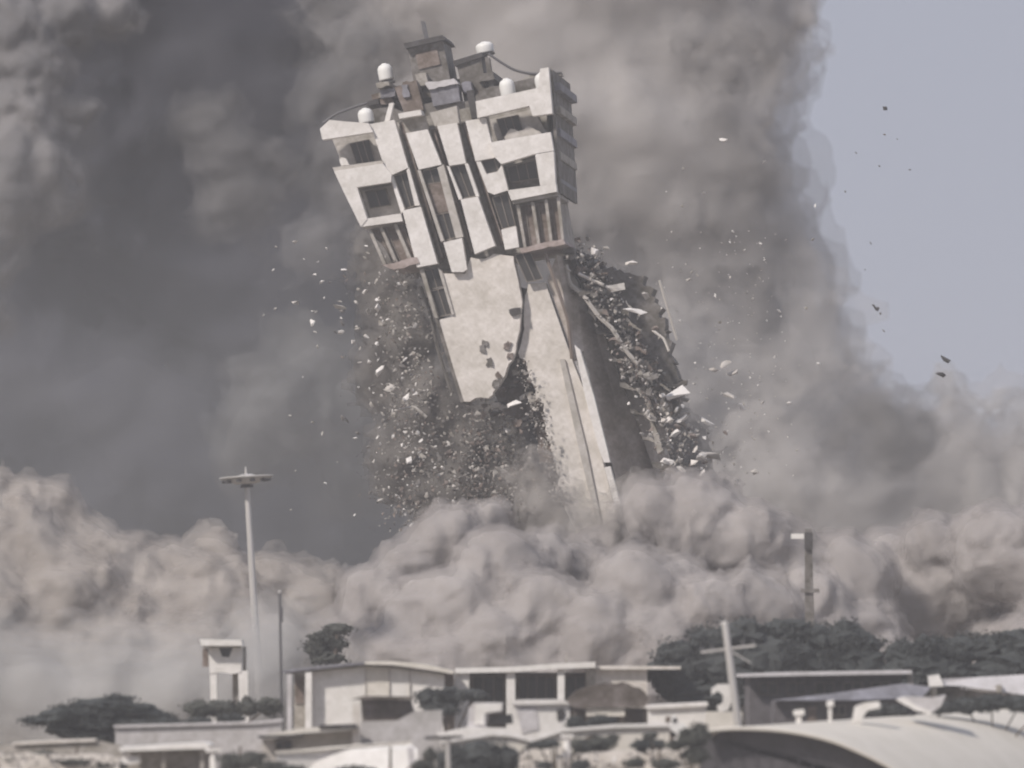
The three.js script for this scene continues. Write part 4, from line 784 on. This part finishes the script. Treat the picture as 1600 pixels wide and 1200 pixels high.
// tan plume behind the tower
cloud('tan_smoke_cloud', 'tall pale tan plume of dust rising behind the tower', { category: 'smoke',
  puffs: fill([[600, -180], [1220, -180], [1190, 60], [1160, 200], [1210, 330], [1240, 480], [1330, 700], [1300, 900], [780, 900], [740, 500], [640, 160]], 90, 60, 140, 860, 905),
  cell: 0.5, amp: 1.2, size: 7, gain: 0.4, levels: soft(0.6, 7), tones: [[0.45, 0.425, 0.41], [0.6, 0.57, 0.552]], flat: 0.5, sharp: 0.35, tone: 7 });
cloud('brown_smoke_cloud', 'dusky brown grey smoke down the right side of the pale plume', { category: 'smoke',
  puffs: [[1140, 120, 832, 44], [1120, 190, 830, 46], [1150, 260, 829, 52], [1140, 340, 830, 56], [1180, 410, 831, 60], [1190, 480, 833, 56], [1110, 440, 834, 44], [1070, 70, 834, 36], [1200, 60, 836, 34]],
  cell: 0.36, amp: 1.5, size: 4.2, gain: 0.5, levels: [[1.4, 0.3], [1.0, 0.28], [0.6, 0.25], [0.2, 0.2], [-0.2, 0.15], [-0.6, 0.1]], tones: [[0.19, 0.177, 0.171], [0.3, 0.282, 0.272]], sharp: 0.4, tone: 4 });
cloud('tan_smoke_cloud', 'broad bank of dust drifting low across the right side', { category: 'smoke',
  puffs: fill([[1180, 690], [1420, 670], [1760, 705], [1760, 990], [1180, 990]], 34, 50, 100, 850, 870),
  cell: 0.44, amp: 1.4, size: 5, gain: 0.45, levels: soft(0.55, 7), tones: [[0.37, 0.347, 0.333], [0.51, 0.482, 0.466]], flat: 0.6, sharp: 0.5, tone: 5 });
cloud('brown_smoke_cloud', 'small dark smudge of smoke in the right dust bank', { category: 'smoke',
  puffs: [[1390, 670, 815, 50], [1420, 700, 816, 46], [1340, 650, 818, 40], [1440, 660, 818, 36], [1310, 690, 820, 36]],
  cell: 0.36, amp: 1.3, size: 4, gain: 0.45, levels: [[1.2, 0.3], [0.9, 0.27], [0.5, 0.24], [0.1, 0.2], [-0.3, 0.15]], tones: [[0.12, 0.111, 0.105], [0.22, 0.205, 0.195]], sharp: 0.4, tone: 4 });
// brown dust in the fall under the head
cloud('brown_dust_cloud', 'dim brown dust trailing below the tower head on its left', { category: 'dust',
  puffs: [[620, 470, 416, 40], [640, 530, 415, 46], [620, 600, 417, 42], [680, 640, 414, 54], [740, 690, 414, 60], [800, 690, 414, 46], [650, 720, 416, 52], [720, 770, 414, 60], [600, 400, 418, 30], [830, 760, 412, 50]],
  cell: 0.26, amp: 1.1, size: 2.4, gain: 0.55, levels: soft(0.3, 5), tones: [[0.14, 0.129, 0.118], [0.29, 0.266, 0.245]], sharp: 0.5, tone: 2.4 });
cloud('brown_dust_cloud', 'brown dust trailing down behind the torn right wing', { category: 'dust',
  puffs: [[930, 470, 416, 30], [960, 540, 415, 36], [985, 610, 415, 40], [1010, 680, 414, 46], [1040, 730, 414, 50], [960, 700, 413, 44]],
  cell: 0.26, amp: 1.1, size: 2.4, gain: 0.55, levels: soft(0.3, 5), tones: [[0.2, 0.184, 0.168], [0.34, 0.313, 0.288]], sharp: 0.5, tone: 2.4 });
// dust rolling out over the ground
cloud('dust_cloud', 'thick rolling billows of tan dust at the tower base', { category: 'dust',
  puffs: [[1090, 830, 392, 84], [1020, 800, 391, 48], [1170, 850, 391, 62], [1230, 880, 392, 52], [700, 850, 391, 56], [640, 890, 390, 48], [760, 825, 393, 38], [590, 940, 389, 54], [780, 900, 387, 72], [850, 880, 389, 50], [900, 905, 391, 56], [940, 870, 394, 44], [990, 930, 385, 70], [1060, 920, 387, 50], [1110, 960, 384, 60], [850, 960, 384, 66], [720, 960, 385, 66], [660, 970, 386, 60], [930, 1000, 383, 70], [1030, 1010, 383, 66], [1180, 960, 386, 66], [1260, 960, 390, 70], [780, 1020, 383, 70], [620, 1040, 385, 70], [540, 1020, 388, 64], [700, 1060, 383, 70], [860, 1070, 383, 70], [1000, 1080, 383, 70], [1130, 1060, 384, 80], [1260, 1060, 386, 80],
    ...fill([[1220, 870], [1500, 800], [1760, 810], [1760, 1120], [1220, 1120]], 26, 55, 100, 391, 402)],
  cell: 0.25, amp: 0.66, size: 2.6, gain: 0.46, levels: soft(0.2, 4, 0.27), tones: [[0.4, 0.367, 0.351], [0.53, 0.494, 0.475]], torn: 0.7, sharp: 0.92, blend: 0.28, tone: 3.5 });
cloud('dust_cloud', 'cauliflower bank of warm tan dust at the lower left edge', { category: 'dust',
  puffs: [[-20, 820, 392, 80], [55, 815, 391, 62], [20, 900, 388, 110], [125, 880, 391, 70], [180, 930, 389, 84], [260, 910, 390, 60], [325, 890, 392, 50], [330, 965, 388, 90], [420, 930, 393, 64], [100, 970, 386, 110], [480, 960, 392, 64], [560, 970, 393, 64], [250, 1000, 387, 90], [-30, 990, 384, 100], [60, 1040, 384, 80], [180, 1040, 384, 80], [300, 1050, 384, 80], [420, 1050, 386, 80], [540, 1050, 388, 80]],
  cell: 0.26, amp: 0.8, size: 2.9, gain: 0.46, levels: soft(0.22, 4, 0.28), tones: [[0.37, 0.333, 0.303], [0.54, 0.497, 0.46]], torn: 0.7, blend: 0.3, sharp: 0.9, tone: 3.5 });
// thin dust in front of the standing shaft's foot, and pale haze by the ground
cloud('tan_haze_cloud', 'thin tan dust veiling the foot of the standing shaft', { category: 'dust',
  puffs: [[860, 800, 395, 30], [900, 830, 395, 40], [840, 750, 396, 20], [960, 840, 395, 34], [1000, 800, 396, 26]],
  cell: 0.25, amp: 0.8, size: 2.4, gain: 0.45, levels: veils(0.35, 5, 0.1), tones: [[0.42, 0.388, 0.358], [0.52, 0.484, 0.45]], sharp: 0.3, tone: 4 });
cloud('ground_haze_cloud', 'thin pale dust haze drifting low behind the booth and left tree', { category: 'dust',
  puffs: [[-40, 1085, 369, 66], [60, 1090, 369, 60], [160, 1096, 369, 60], [270, 1100, 369, 60], [380, 1090, 369, 66], [420, 1040, 370, 50], [500, 1090, 372, 40]],
  cell: 0.3, amp: 0.5, size: 6, gain: 0.35, levels: [[0.2, 0.22], [-0.4, 0.19], [-1.0, 0.16], [-1.6, 0.13], [-2.2, 0.1], [-2.8, 0.07], [-3.4, 0.05]], tones: [[0.5, 0.488, 0.475], [0.6, 0.588, 0.575]], sharp: 0.1, torn: 0.35, tone: 6 });
console.log('smoke triangles', triangles);
renderer.render(scene, camera);
